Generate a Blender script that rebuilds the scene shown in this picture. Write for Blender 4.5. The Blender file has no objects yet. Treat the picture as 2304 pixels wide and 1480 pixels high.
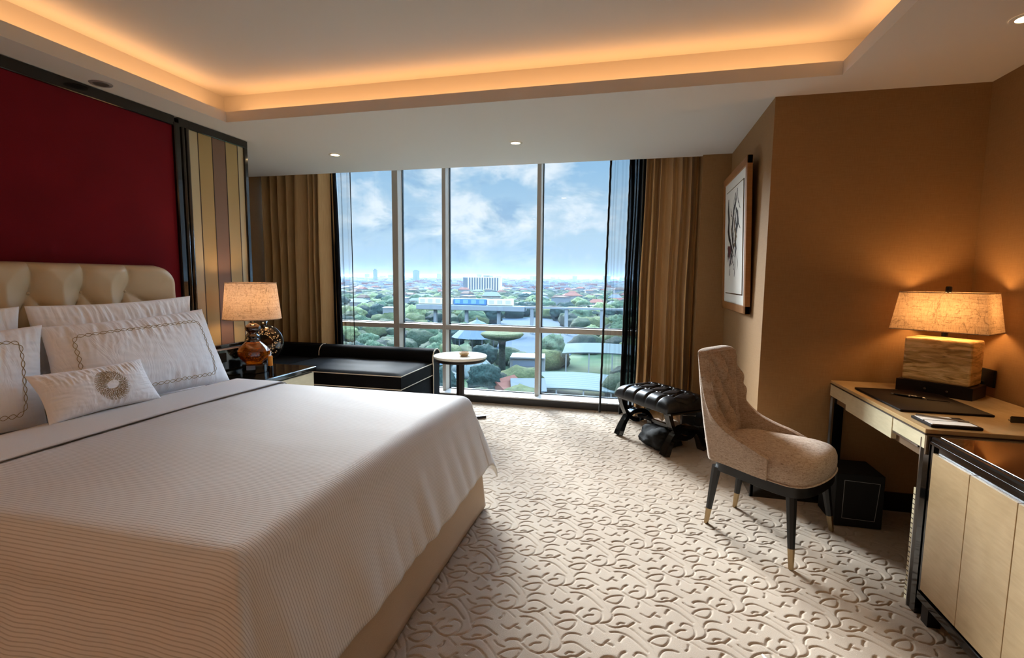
import bpy, math, random
import numpy as np
from mathutils import Vector, Matrix, noise
random.seed(7)
rng = np.random.default_rng(7)
C = bpy.context.scene.collection
SC = bpy.context.scene
PI = math.pi

# ------------------------------------------------------------------ camera
yaw, pitch, roll, FPX = 0.2405335, 0.1004647, 0.0093289, 1128.42
cf = Vector((-math.sin(yaw)*math.cos(pitch), math.cos(yaw)*math.cos(pitch), -math.sin(pitch)))
cr = Vector((math.cos(yaw), math.sin(yaw), 0)); cu = cr.cross(cf)
cr2 = cr*math.cos(roll)+cu*math.sin(roll); cu2 = -cr*math.sin(roll)+cu*math.cos(roll)
cam = bpy.data.cameras.new('camera'); camo = bpy.data.objects.new('camera', cam); C.objects.link(camo)
cam.sensor_fit = 'HORIZONTAL'; cam.sensor_width = 36; cam.lens = 36*FPX/2304
cam.clip_start = 0.05; cam.clip_end = 20000
m = Matrix((cr2, cu2, -cf)).transposed().to_4x4(); m.translation = (0, 0, 1.34)
camo.matrix_world = m
SC.camera = camo

# ------------------------------------------------------------------ colour management
SC.view_settings.view_transform = 'Standard'; SC.view_settings.look = 'None'
SC.view_settings.gamma = 1; SC.view_settings.use_curve_mapping = False
SC.view_settings.exposure = 0.7

# ------------------------------------------------------------------ node helpers
def lin(c):
    if isinstance(c, str):
        c = tuple(int(c[i:i+2], 16)/255 for i in (0, 2, 4))
        c = tuple(v/12.92 if v <= .04045 else ((v+.055)/1.055)**2.4 for v in c)
    return (c[0], c[1], c[2], 1)
class NT:
    def __init__(s, tree): s.t = tree; s.n = tree.nodes; s.l = tree.links
    def node(s, typ, ins=None, **kw):
        n = s.n.new(typ)
        for k, v in kw.items(): setattr(n, k, v)
        for k, v in (ins or {}).items():
            if isinstance(v, bpy.types.NodeSocket): s.l.new(v, n.inputs[k])
            else: n.inputs[k].default_value = v
        return n
    def math(s, op, a, b=0.0, c=0.0):
        n = s.node('ShaderNodeMath', operation=op)
        for i, v in enumerate((a, b, c)):
            if isinstance(v, bpy.types.NodeSocket): s.l.new(v, n.inputs[i])
            else: n.inputs[i].default_value = v
        return n.outputs[0]
    def noise(s, vec, scale, detail=3, rough=.5, dist=0.0):
        i = {'Scale': scale, 'Detail': detail, 'Roughness': rough, 'Distortion': dist}
        if vec is not None: i['Vector'] = vec
        return s.node('ShaderNodeTexNoise', i).outputs['Fac']
    def ramp(s, fac, stops, interp='LINEAR'):
        n = s.node('ShaderNodeValToRGB', {'Fac': fac}); r = n.color_ramp; r.interpolation = interp
        while len(r.elements) < len(stops): r.elements.new(.5)
        for e, (p, c) in zip(r.elements, stops): e.position = p; e.color = lin(c)
        return n.outputs['Color']
    def mix(s, fac, a, b, bt='MIX'):
        n = s.node('ShaderNodeMix', data_type='RGBA', blend_type=bt)
        for idx, v in ((0, fac), (6, a), (7, b)):
            if isinstance(v, bpy.types.NodeSocket): s.l.new(v, n.inputs[idx])
            else: n.inputs[idx].default_value = v if idx == 0 else lin(v)
        return n.outputs[2]
    def mapping(s, vec, scale=(1, 1, 1), loc=(0, 0, 0), rot=(0, 0, 0)):
        return s.node('ShaderNodeMapping', {'Vector': vec, 'Scale': scale, 'Location': loc, 'Rotation': rot}).outputs[0]

# ------------------------------------------------------------------ world: blue sky with broken cloud
w = bpy.data.worlds.new('sky'); SC.world = w; w.use_nodes = True
T = NT(w.node_tree); T.n.clear()
co = T.node('ShaderNodeTexCoord').outputs['Generated']
sep = T.node('ShaderNodeSeparateXYZ', {'Vector': co})
zz = T.math('MAXIMUM', sep.outputs['Z'], 0.0)
base = T.ramp(zz, [(0.0, 'BCD2E2'), (0.08, 'C2DAEA'), (0.22, '9CC4E4'), (0.35, '86B4DF'), (1.0, '6E9FD2')])
cv = T.mapping(co, scale=(1, 1, 1.7), loc=(.35, .1, .0))
n1 = T.noise(cv, 4.4, 9, .58, .25)
n2 = T.noise(T.mapping(co, scale=(1, 1, 1.8), loc=(3.1, 1.2, .4)), 10.0, 6, .62, .3)
cl = T.math('ADD', T.math('MULTIPLY', n1, .72), T.math('MULTIPLY', n2, .28))
cfac = T.ramp(cl, [(0.46, '000000'), (0.56, 'FFFFFF')])
shade = T.ramp(T.noise(T.mapping(co, scale=(1, 1, 1.8), loc=(.4, .2, 1.1)), 7.0, 5, .6, .5),
               [(0.36, '9DBEDB'), (0.45, 'CFE0EC'), (0.53, 'FFFFFF')])
hz_ = T.node('ShaderNodeMapRange', {'Value': zz, 'From Min': .0, 'From Max': .10, 'To Min': .1, 'To Max': .85}).outputs[0]
skyc = T.mix(T.math('MULTIPLY', cfac, hz_), base, shade)
# sky strongly brightened above the window's view, added to light the room
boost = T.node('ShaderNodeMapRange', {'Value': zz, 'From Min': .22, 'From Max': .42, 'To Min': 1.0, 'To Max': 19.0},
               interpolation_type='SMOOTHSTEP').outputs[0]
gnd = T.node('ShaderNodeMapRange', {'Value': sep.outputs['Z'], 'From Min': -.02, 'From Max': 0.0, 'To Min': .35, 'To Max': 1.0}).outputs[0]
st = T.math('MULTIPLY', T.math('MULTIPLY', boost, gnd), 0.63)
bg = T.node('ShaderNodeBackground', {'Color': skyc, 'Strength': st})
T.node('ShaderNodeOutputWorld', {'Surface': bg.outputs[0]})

# hazy sun: enters through the window from the left
sun = bpy.data.lights.new('sun', 'SUN'); sun.energy = 15.5; sun.angle = math.radians(26); sun.color = (1, .985, .97)
suno = bpy.data.objects.new('sun', sun); C.objects.link(suno)
suno.rotation_euler = Vector((0.50, -0.76, -0.46)).to_track_quat('-Z', 'Y').to_euler()

def lamp(name, typ, loc, energy, color, soft=.05, **kw):
    l = bpy.data.lights.new(name, typ); l.energy = energy; l.color = color
    if typ in ('POINT', 'SPOT'): l.shadow_soft_size = soft
    for k, v in kw.items(): setattr(l, k, v)
    o = bpy.data.objects.new(name, l); C.objects.link(o); o.location = loc
    return o
WARM = (1.0, .64, .34); WARM2 = (1.0, .72, .45)

# ------------------------------------------------------------------ materials
def mat(name, color='808080', rough=.5, metal=0.0, spec=.5, coat=0.0, bump=None, sheen=0.0, trans=0.0, emit=None, estr=0.0, ior=1.45):
    m = bpy.data.materials.new(name); m.use_nodes = True
    T = NT(m.node_tree); p = T.n['Principled BSDF']
    p.inputs['Base Color'].default_value = lin(color); p.inputs['Roughness'].default_value = rough
    p.inputs['Metallic'].default_value = metal; p.inputs['Specular IOR Level'].default_value = spec
    p.inputs['Coat Weight'].default_value = coat; p.inputs['Sheen Weight'].default_value = sheen
    p.inputs['Transmission Weight'].default_value = trans; p.inputs['IOR'].default_value = ior
    if emit: p.inputs['Emission Color'].default_value = lin(emit); p.inputs['Emission Strength'].default_value = estr
    if bump:
        sc, strength, dist = bump
        co = T.node('ShaderNodeTexCoord').outputs['Object']
        h = T.noise(co, sc, 4)
        b = T.node('ShaderNodeBump', {'Height': h, 'Strength': strength, 'Distance': dist})
        T.l.new(b.outputs[0], p.inputs['Normal'])
    return m, T, p
def simple(*a, **k): return mat(*a, **k)[0]

def wallpaper(name, c1, c2):
    m, T, p = mat(name, rough=.75, spec=.25)
    co = T.node('ShaderNodeTexCoord').outputs['Object']
    h = T.noise(T.mapping(co, scale=(3, 3, 90)), 6, 4, .6)
    v = T.noise(T.mapping(co, scale=(60, 60, 3)), 6, 3, .6)
    f = T.math('MULTIPLY', T.math('ADD', h, v), .5)
    T.l.new(T.ramp(f, [(.35, c1), (.65, c2)]), p.inputs['Base Color'])
    T.l.new(T.node('ShaderNodeBump', {'Height': f, 'Strength': .25, 'Distance': .001}).outputs[0], p.inputs['Normal'])
    return m
M = {}
M['ceiling'] = simple('ceiling_paint', 'CFC9C2', rough=.9, spec=.1)
M['paper'] = wallpaper('tan_wallpaper', '8C6A44', '9A7850')
M['plaster'] = simple('plain_plaster', 'B9AD9C', rough=.9, spec=.1)
M['black'] = simple('black_lacquer', '0B0A0A', rough=.12, spec=.6, coat=.4)
M['blacksatin'] = simple('black_satin', '0E0D0D', rough=.38)
M['blackmatte'] = simple('black_matte', '0A0A0A', rough=.8)
M['alu'] = simple('window_aluminium', 'B4AEA4', rough=.45, spec=.4)
M['sill'] = simple('white_sill', 'E6E8E8', rough=.35)
M['base'] = simple('dark_skirting', '2A2624', rough=.4)
M['steel'] = simple('polished_steel', 'C8C8C8', rough=.2, metal=1)
M['brass'] = simple('satin_brass', 'A08A68', rough=.35, metal=1)
M['gasket'] = simple('gasket_rubber', '1B2A33', rough=.6)
# red fabric wall panel
m, T, p = mat('red_fabric', rough=.85, spec=.15, sheen=.05); M['red'] = m
co = T.node('ShaderNodeTexCoord').outputs['Object']
f = T.math('ADD', T.math('MULTIPLY', T.noise(co, 3, 3), .5), T.math('MULTIPLY', T.noise(co, 260, 2), .5))
T.l.new(T.ramp(f, [(.3, '600C18'), (.7, '76101E')]), p.inputs['Base Color'])
T.l.new(T.node('ShaderNodeBump', {'Height': T.noise(co, 400, 2), 'Strength': .3, 'Distance': .0006}).outputs[0], p.inputs['Normal'])
# fabrics
def fabric(name, c1, c2, scale=300, rough=.85, bstr=.3, bdist=.0008, sheen=.1):
    m, T, p = mat(name, rough=rough, spec=.2, sheen=sheen)
    co = T.node('ShaderNodeTexCoord').outputs['Object']
    f = T.noise(co, scale, 3, .6)
    T.l.new(T.ramp(f, [(.3, c1), (.7, c2)]), p.inputs['Base Color'])
    T.l.new(T.node('ShaderNodeBump', {'Height': f, 'Strength': bstr, 'Distance': bdist}).outputs[0], p.inputs['Normal'])
    return m
M['linen_white'] = fabric('white_cotton', 'ECECEE', 'F4F4F6', 500, bstr=.15, bdist=.0004)
m, T, p = mat('pillow_cotton', 'F2F2F4', rough=.85, spec=.2, sheen=.1); M['pillow'] = m
co = T.node('ShaderNodeTexCoord').outputs['Object']
f = T.math('ABSOLUTE', T.math('SUBTRACT', T.noise(T.mapping(co, scale=(1, 2.4, 1)), 4.5, 3, .5, 1.0), .5))
T.l.new(T.node('ShaderNodeBump', {'Height': f, 'Strength': .28, 'Distance': .03}).outputs[0], p.inputs['Normal'])
M['sheet'] = fabric('sheet_cotton', 'CFCBC7', 'D8D4D0', 400, bstr=.15)
M['skirt'] = fabric('bed_skirt_cloth', 'B5A089', 'BFAA93', 350, bstr=.15)
M['navy_black'] = fabric('black_velvet', '08080A', '0D0D10', 300, rough=.9, sheen=.0)
M['piping'] = simple('cream_piping', 'D8CDBB', rough=.7)
M['darkpiping'] = simple('grey_piping', '857A72', rough=.8)
M['gold_thread'] = simple('gold_thread', 'A08A62', rough=.6, spec=.3)
m, T, p = mat('cream_leather', 'CDBB9B', rough=.42, spec=.4, bump=(220, .12, .0006)); M['cream_leather'] = m
m, T, p = mat('black_leather', '131316', rough=.33, spec=.5, bump=(260, .2, .0006)); M['black_leather'] = m
M['desk_leather'] = simple('brown_blotter_leather', '1C130E', rough=.6, spec=.12, bump=(300, .2, .0005))
# boucle chair fabric
m, T, p = mat('boucle', rough=.9, spec=.15, sheen=.1); M['boucle'] = m
co = T.node('ShaderNodeTexCoord').outputs['Object']
vo = T.noise(T.mapping(co, scale=(30, 30, 160)), 1.6, 3, .6, .8)
nn = T.noise(co, 170, 3, .7)
h = T.math('ADD', T.math('MULTIPLY', vo, .55), T.math('MULTIPLY', nn, .45))
T.l.new(T.ramp(h, [(.36, '86725F'), (.46, 'B09C8A'), (.62, 'C6B5A4')]), p.inputs['Base Color'])
T.l.new(T.node('ShaderNodeBump', {'Height': h, 'Strength': .8, 'Distance': .003}).outputs[0], p.inputs['Normal'])
# curtains
m, T, p = mat('gold_curtain', rough=.55, spec=.3, sheen=.15); M['curtain'] = m
co = T.node('ShaderNodeTexCoord').outputs['Object']
f = T.noise(T.mapping(co, scale=(120, 120, 2)), 3, 3)
T.l.new(T.ramp(f, [(.3, 'BC9866'), (.7, 'D0AC7C')]), p.inputs['Base Color'])
def sheer(name, alpha):
    m = bpy.data.materials.new(name); m.use_nodes = True; T = NT(m.node_tree); T.n.clear()
    tr = T.node('ShaderNodeBsdfTransparent'); df = T.node('ShaderNodeBsdfDiffuse', {'Color': (.012, .012, .014, 1)})
    lw = T.node('ShaderNodeLayerWeight', {'Blend': .35})
    f = T.math('ADD', T.math('MULTIPLY', lw.outputs['Facing'], .35), alpha); f = T.math('MINIMUM', f, 1.0)
    mx = T.node('ShaderNodeMixShader', {0: f, 1: tr.outputs[0], 2: df.outputs[0]})
    T.node('ShaderNodeOutputMaterial', {'Surface': mx.outputs[0]}); return m
M['sheer'] = sheer('black_voile', .16); M['sheer_dense'] = sheer('black_voile_gathered', .88)
# glass
m = bpy.data.materials.new('window_glass'); m.use_nodes = True; T = NT(m.node_tree); T.n.clear()
tr = T.node('ShaderNodeBsdfTransparent', {'Color': (.93, .975, 1, 1)}); gl = T.node('ShaderNodeBsdfGlossy', {'Roughness': .0})
fr = T.node('ShaderNodeFresnel', {'IOR': 1.35})
mx = T.node('ShaderNodeMixShader', {0: fr.outputs[0], 1: tr.outputs[0], 2: gl.outputs[0]})
T.node('ShaderNodeOutputMaterial', {'Surface': mx.outputs[0]}); M['glass'] = m
# parchment / shagreen furniture veneer
def veneer(name, c1, c2, rough=.25):
    m, T, p = mat(name, rough=rough, spec=.5, coat=.15)
    co = T.node('ShaderNodeTexCoord').outputs['Object']
    f = T.math('ADD', T.math('MULTIPLY', T.noise(T.mapping(co, scale=(4, 1, 1.2)), 7, 3, .5, .6), .6),
               T.math('MULTIPLY', T.noise(T.mapping(co, scale=(1, 9, 70), rot=(.35, 0, 0)), 1.6, 3, .5), .4))
    T.l.new(T.ramp(f, [(.35, c1), (.65, c2)]), p.inputs['Base Color']); return m
M['parchment'] = veneer('parchment_veneer', 'CEC2A0', 'E0D4B2'); M['parchwarm'] = veneer('warm_parchment_veneer', 'A88E6A', 'B89E78')
M['desktop'] = veneer('desk_top_veneer', 'C0A070', 'CCAE80', .16)
M['mahogany'] = simple('red_brown_gloss', '2C0F08', rough=.06, spec=.6, coat=.6)
M['stripe_pale'] = simple('pale_stripe_silk', 'B5A887', rough=.6, bump=(200, .1, .0005))
M['stripe_gold'] = simple('gold_stripe_silk', 'A98F5A', rough=.55, bump=(200, .1, .0005))
M['stripe_mauve'] = simple('brown_stripe_silk', '7A5D49', rough=.6, bump=(200, .1, .0005))
M['stripe_line'] = simple('dark_stripe_line', '3E2E22', rough=.6)
M['marble'] = simple('cream_stone', 'DAD6C8', rough=.15, coat=.3)
M['bronze'] = simple('dark_bronze', '201916', rough=.35, metal=.5)
# lamp shades
def shade_mat(name, c1, c2, scl=1.0):
    m = bpy.data.materials.new(name); m.use_nodes = True; T = NT(m.node_tree); T.n.clear()
    co = T.node('ShaderNodeTexCoord').outputs['Object']
    wx = T.noise(T.mapping(co, scale=(1, 1, 260)), 2.5*scl, 2); wy = T.noise(T.mapping(co, scale=(220, 220, 1)), 2.5*scl, 2)
    def hair(vec, sc, wdt):
        a_ = T.math('ABSOLUTE', T.math('SUBTRACT', T.noise(vec, sc, 2, .5, .4), .5))
        return T.ramp(a_, [(0.0, '5A4028'), (wdt, 'FFFFFF')])
    h1 = hair(T.mapping(co, scale=(2.2, 2.2, 9), rot=(.18, .1, 0)), 4.5*scl, .014); h2 = hair(T.mapping(co, scale=(9, 9, 2), rot=(0, .12, .3)), 4.0*scl, .014)
    h3 = hair(T.mapping(co, scale=(3, 3, 12), rot=(-.2, .1, 0), loc=(3, 1, 2)), 6*scl, .012)
    crack = T.mix(1.0, T.mix(1.0, h1, h2, 'MULTIPLY'), h3, 'MULTIPLY')
    f = T.math('MULTIPLY', T.math('ADD', wx, wy), .5)
    col = T.mix(.5, T.ramp(f, [(.35, c1), (.65, c2)]), crack, 'MULTIPLY')
    df = T.node('ShaderNodeBsdfDiffuse', {'Color': col}); tl = T.node('ShaderNodeBsdfTranslucent', {'Color': col})
    mx = T.node('ShaderNodeMixShader', {0: .30, 1: df.outputs[0], 2: tl.outputs[0]})
    T.node('ShaderNodeOutputMaterial', {'Surface': mx.outputs[0]}); return m
M['shade'] = shade_mat('woven_lamp_shade', 'B59B82', 'D6C0A8'); M['shade2'] = shade_mat('raffia_lamp_shade', 'A58C70', 'CDB596', .8)
# amber glass
m, T, p = mat('amber_glass', 'C4650C', rough=.05, trans=.85, ior=1.35, coat=.5); M['amber'] = m
M['darkglass'] = simple('dark_brown_glass', '2A1208', rough=.07, spec=.7, coat=.6)
# alabaster lamp body
m, T, p = mat('carved_shell_stone', rough=.35, spec=.4); M['shell'] = m
co = T.node('ShaderNodeTexCoord').outputs['Object']
f = T.noise(T.mapping(co, scale=(6, 6, 34)), 1.5, 5, .55, .8)
T.l.new(T.ramp(f, [(.36, '9A7C48'), (.5, 'CDB078'), (.62, 'E6CC98')]), p.inputs['Base Color'])
T.l.new(T.node('ShaderNodeBump', {'Height': f, 'Strength': .8, 'Distance': .006}).outputs[0], p.inputs['Normal'])
M['oak'] = veneer('oak_frame', '8A5A2C', 'A06A36', .4)
M['matboard'] = simple('white_matboard', 'DAD8D0', rough=.8)
M['candle'] = simple('orange_wax', 'D98A1E', rough=.5)
M['paperwhite'] = simple('white_paper', 'E8E4DA', rough=.8)
M['downlight_glow'] = simple('downlight_lens', 'FFE8C8', emit='FFD9A0', estr=14)
M['white_trim'] = simple('white_trim_ring', 'C9C3BC', rough=.5)

# ------------------------------------------------------------------ geometry helpers
def wpos(o):
    v = Vector((0, 0, 0))
    while o: v += o.location; o = o.parent
    return v
def link(name, verts, faces, m, parent=None, smooth=False, uv=None, local=False, mats=None, midx=None):
    if parent is not None and not local:
        off = wpos(parent); verts = [(x-off.x, y-off.y, z-off.z) for x, y, z in verts]
    me = bpy.data.meshes.new(name); me.from_pydata([tuple(v) for v in verts], [], faces)
    if m: me.materials.append(m)
    for mm in (mats or []): me.materials.append(mm)
    if midx is not None: me.polygons.foreach_set('material_index', midx)
    if uv is not None:
        l = me.uv_layers.new(name='UVMap'); idx = np.empty(len(me.loops), int); me.loops.foreach_get('vertex_index', idx)
        l.data.foreach_set('uv', np.asarray(uv, float)[idx].ravel())
    if smooth: me.polygons.foreach_set('use_smooth', [True]*len(me.polygons))
    me.update()
    o = bpy.data.objects.new(name, me); C.objects.link(o)
    if parent is not None: o.parent = parent
    return o
class MB:
    def __init__(s): s.v = []; s.f = []
    def add(s, v, f):
        k = len(s.v); s.g = getattr(s, 'g', []); s.g.append((k, len(s.f))); s.v += [tuple(a) for a in v]; s.f += [tuple(i+k for i in q) for q in f]; return s
    def box(s, x0, x1, y0, y1, z0, z1, b=0.0):
        if b <= 0:
            v = [(x, y, z) for z in (z0, z1) for y in (y0, y1) for x in (x0, x1)]
            return s.add(v, [(0, 2, 3, 1), (4, 5, 7, 6), (0, 1, 5, 4), (2, 6, 7, 3), (0, 4, 6, 2), (1, 3, 7, 5)])
        v = []; xs, ys, zs = (x0, x1), (y0, y1), (z0, z1)
        import itertools
        idx = {}
        for i, j, k in itertools.product((0, 1), repeat=3):
            sx, sy, sz = (1 if i == 0 else -1), (1 if j == 0 else -1), (1 if k == 0 else -1)
            for a in range(3):
                p = [xs[i], ys[j], zs[k]]
                d = [sx, sy, sz]
                for q in range(3):
                    if q != a: p[q] += d[q]*b
                idx[(i, j, k, a)] = len(v); v.append(tuple(p))
        f = []
        for a in range(3):
            o = [q for q in range(3) if q != a]
            for e in (0, 1):
                q = []
                for (c1, c2) in ((0, 0), (1, 0), (1, 1), (0, 1)):
                    k = [0, 0, 0]; k[a] = e; k[o[0]] = c1; k[o[1]] = c2; q.append(idx[(*k, a)])
                f.append(tuple(q))
        for a in range(3):                                  # edges parallel to axis a
            o = [q for q in range(3) if q != a]
            for c1 in (0, 1):
                for c2 in (0, 1):
                    k0 = [0, 0, 0]; k0[o[0]] = c1; k0[o[1]] = c2; k1 = list(k0); k1[a] = 1
                    f.append((idx[(*k0, o[0])], idx[(*k1, o[0])], idx[(*k1, o[1])], idx[(*k0, o[1])]))
        for i, j, k in itertools.product((0, 1), repeat=3):
            f.append((idx[(i, j, k, 0)], idx[(i, j, k, 1)], idx[(i, j, k, 2)]))
        return s.add(v, f)
    def tube(s, pts, r, n=8, closed=False, cap=True, flat=1.0):
        pts = [Vector(p) for p in pts]; N = len(pts); rs = r if isinstance(r, (list, tuple)) else [r]*N
        v = []; up = None
        for i, p in enumerate(pts):
            a = pts[i-1] if (i > 0 or closed) else p; b = pts[(i+1) % N] if (i < N-1 or closed) else p
            t = (b-a).normalized()
            if up is None: up = t.orthogonal().normalized()
            up = (up - t*up.dot(t)); up = up.normalized() if up.length > 1e-6 else t.orthogonal().normalized()
            sd = t.cross(up)
            for k in range(n):
                an = 2*PI*k/n; v.append(p+(up*math.cos(an)*flat+sd*math.sin(an))*rs[i])
        f = []
        for i in range(N if closed else N-1):
            for k in range(n):
                a = i*n+k; b = i*n+(k+1) % n; c = ((i+1) % N)*n+(k+1) % n; d = ((i+1) % N)*n+k; f.append((a, b, c, d))
        if cap and not closed: f.append(tuple(range(n-1, -1, -1))); f.append(tuple((N-1)*n+k for k in range(n)))
        return s.add(v, f)
    def lathe(s, prof, cx, cy, n=32, cap=True):
        v = []; f = []
        for r, z in prof:
            for k in range(n): v.append((cx+r*math.cos(2*PI*k/n), cy+r*math.sin(2*PI*k/n), z))
        for i in range(len(prof)-1):
            for k in range(n): f.append((i*n+k, i*n+(k+1) % n, (i+1)*n+(k+1) % n, (i+1)*n+k))
        if cap: f.append(tuple(range(n-1, -1, -1))); f.append(tuple((len(prof)-1)*n+k for k in range(n)))
        return s.add(v, f)
    def prism(s, poly, z0, z1):
        n = len(poly); v = [(x, y, z0) for x, y in poly]+[(x, y, z1) for x, y in poly]
        f = [tuple(range(n-1, -1, -1)), tuple(range(n, 2*n))]+[(i, (i+1) % n, n+(i+1) % n, n+i) for i in range(n)]
        return s.add(v, f)
    def sep(s, name, m, parent=None, **k):
        # one object for every shape added: repeated parts stay individuals
        g = s.g+[(len(s.v), len(s.f))]; o = []
        for (v0, f0), (v1, f1) in zip(g[:-1], g[1:]):
            q = MB(); q.v = s.v[v0:v1]; q.f = [tuple(i-v0 for i in f) for f in s.f[f0:f1]]; o.append(q.build(name, m, parent, **k))
        return o
    def build(s, name, m, parent=None, smooth=False, local=False, angle=None):
        o = link(name, s.v, s.f, m, parent, smooth, local=local)
        if angle is not None:
            o.data.polygons.foreach_set('use_smooth', [True]*len(o.data.polygons))
            md = o.modifiers.new('s', 'EDGE_SPLIT'); md.split_angle = math.radians(angle)
        return o
def B(*a, **k): return MB().box(*a, **k)
def tag(o, label=None, cat=None, group=None, kind=None):
    if label: o['label'] = label
    if cat: o['category'] = cat
    if group: o['group'] = group
    if kind: o['kind'] = kind
    return o
def thing(name, label, cat, loc, rz=0.0, group=None):
    o = bpy.data.objects.new(name, None); C.objects.link(o); o.location = loc; o.rotation_euler = (0, 0, rz)
    o.empty_display_size = .05
    return tag(o, label, cat, group)
def grid_faces(nu, nv, wrap=False):
    f = []
    for j in range(nv-1):
        for i in range(nu if wrap else nu-1):
            a = j*nu+i; b = j*nu+(i+1) % nu; f.append((a, b, b+nu, a+nu))
    return f
def sstep(a, b, x):
    t = min(1, max(0, (x-a)/(b-a))); return t*t*(3-2*t)
def N3(x, y, z=0): return noise.noise(Vector((x, y, z)))

# ================================================================== THE ROOM
HC = 2.40
WX0, WX1 = -4.18, 0.52
# ---- carpet floor: carved leaf-and-wave relief as real grooves
STK = [('n', [(-0.043,-0.019),(-0.028,0.003),(-0.003,0.021),(0.034,0.032),(0.033,0.005),(0.014,-0.03),(-0.007,-0.034),(-0.029,-0.028),(-0.043,-0.019)]),
 ('n', [(0.079,0.097),(0.089,0.118),(0.109,0.116),(0.128,0.104),(0.132,0.067),(0.118,0.039),(0.097,0.021),(0.063,0.029)]),
 ('n', [(0.059,0.053),(0.071,0.071),(0.096,0.078)]), ('n', [(0.118,0.033),(0.147,0.045),(0.165,0.06),(0.174,0.088),(0.17,0.104)]),
 ('n', [(-0.009,0.199),(0.014,0.207),(0.044,0.203),(0.075,0.184),(0.107,0.15),(0.128,0.128)]),
 ('t', [(0.077,0.229),(0.1,0.205),(0.122,0.182),(0.144,0.15),(0.168,0.103)]),
 ('n', [(-0.033,0.243),(-0.013,0.228),(0.017,0.231),(0.045,0.25),(0.061,0.242),(0.077,0.229)]),
 ('n', [(-0.009,-0.092),(-0.002,-0.068),(0.012,-0.051),(0.037,-0.044),(0.06,-0.05)]),
 ('n', [(-0.001,-0.112),(0.018,-0.097),(0.04,-0.093),(0.062,-0.103),(0.084,-0.119),(0.102,-0.129)]),
 ('n', [(0.022,0.059),(0.038,0.048),(0.056,0.033)]), ('k', [(-0.033,0.055),(-0.021,0.069),(0.007,0.074),(0.022,0.065)]),
 ('k', [(0.027,0.071),(0.036,0.1),(0.049,0.11)]), ('k', [(0.027,0.159),(0.035,0.181),(0.045,0.191)]), ('k', [(-0.019,0.138),(0.003,0.13)]),
 ('t', [(0.064,0.027),(0.103,0.019),(0.123,0.004),(0.145,-0.014)]), ('n', [(0.087,-0.037),(0.098,-0.022),(0.098,-0.003)]),
 ('n', [(0.105,-0.07),(0.124,-0.084),(0.142,-0.085),(0.153,-0.062),(0.164,-0.049)]), ('n', [(-0.074,0.045),(-0.057,0.027),(-0.031,0.023)]),
 ('k', [(-0.122,0.041),(-0.096,0.072)]), ('n', [(-0.16,0.044),(-0.151,0.058),(-0.133,0.058)])]
def build_floor():
    A, Bp = .3515, .4090
    xs = np.concatenate([np.linspace(WX0, -1.9, 6)[:-1], np.arange(-1.9, 1.80, .0040), [1.80]])
    ys = np.concatenate([np.linspace(-1.6, 1.2, 6)[:-1], np.arange(1.2, 3.0, .0036), np.arange(3.0, 5.12, .0060), [5.34]])
    H = np.zeros((len(ys), len(xs)))
    def smooth(pl, it=2):
        pl = np.array(pl)
        for _ in range(it):
            q = [pl[0]]
            for a, b in zip(pl[:-1], pl[1:]): q += [a*.75+b*.25, a*.25+b*.75]
            q.append(pl[-1]); pl = np.array(q)
        return pl
    strokes = [(k, smooth(l, 1)) for k, l in STK]
    W = {'n': (.0033, .0052), 't': (.0028, .0032), 'k': (.0048, .0056)}
    for j in range(-1, 12):
        for i in range(-7, 9):
            for hh in (0, 1):
                ox = -.218+i*A+hh*A/2; oy = 1.838-.82+j*Bp+hh*Bp/2
                if ox < -2.0 or ox > 2.0 or oy > 5.3 or oy < .95: continue
                for k, pl in strokes:
                    wd, dp = W[k]; q = pl+np.array([ox, oy])
                    mn = q.min(0)-.014; mx = q.max(0)+.014
                    a, b = np.searchsorted(xs, (mn[0], mx[0])); c, d = np.searchsorted(ys, (mn[1], mx[1]))
                    if a >= b or c >= d: continue
                    X, Y = np.meshgrid(xs[a:b], ys[c:d]); D = np.full(X.shape, 1e9)
                    for p0, p1 in zip(q[:-1], q[1:]):
                        e = p1-p0; L = (e@e)+1e-12
                        t = np.clip(((X-p0[0])*e[0]+(Y-p0[1])*e[1])/L, 0, 1)
                        D = np.minimum(D, (X-p0[0]-t*e[0])**2+(Y-p0[1]-t*e[1])**2)
                    g = -dp*np.exp(-D/(wd*wd))
                    H[c:d, a:b] = np.minimum(H[c:d, a:b], g)
    X, Y = np.meshgrid(xs, ys); n = X.size
    me = bpy.data.meshes.new('floor'); me.vertices.add(n)
    me.vertices.foreach_set('co', np.stack([X, Y, H], -1).ravel())
    nx, ny = len(xs), len(ys); I = np.arange(n).reshape(ny, nx)
    q = np.stack([I[:-1, :-1], I[:-1, 1:], I[1:, 1:], I[1:, :-1]], -1).reshape(-1, 4)
    me.loops.add(q.size); me.loops.foreach_set('vertex_index', q.ravel())
    me.polygons.add(len(q)); me.polygons.foreach_set('loop_start', np.arange(len(q))*4); me.polygons.foreach_set('loop_total', np.full(len(q), 4))
    me.polygons.foreach_set('use_smooth', np.ones(len(q), bool)); me.update(); me.validate()
    m, T, p = mat('carved_carpet', rough=.95, spec=.08, sheen=.05)
    co = T.node('ShaderNodeTexCoord').outputs['Object']
    f = T.noise(co, 420, 3, .7); g = T.noise(co, 2.2, 3)
    c = T.ramp(T.math('ADD', T.math('MULTIPLY', f, .7), T.math('MULTIPLY', g, .3)), [(.3, 'A19080'), (.7, 'BCAD9B')])
    T.l.new(c, p.inputs['Base Color'])
    T.l.new(T.node('ShaderNodeBump', {'Height': f, 'Strength': .6, 'Distance': .003}).outputs[0], p.inputs['Normal'])
    me.materials.append(m)
    o = bpy.data.objects.new('floor', me); C.objects.link(o); tag(o, kind='structure')
build_floor()
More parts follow.
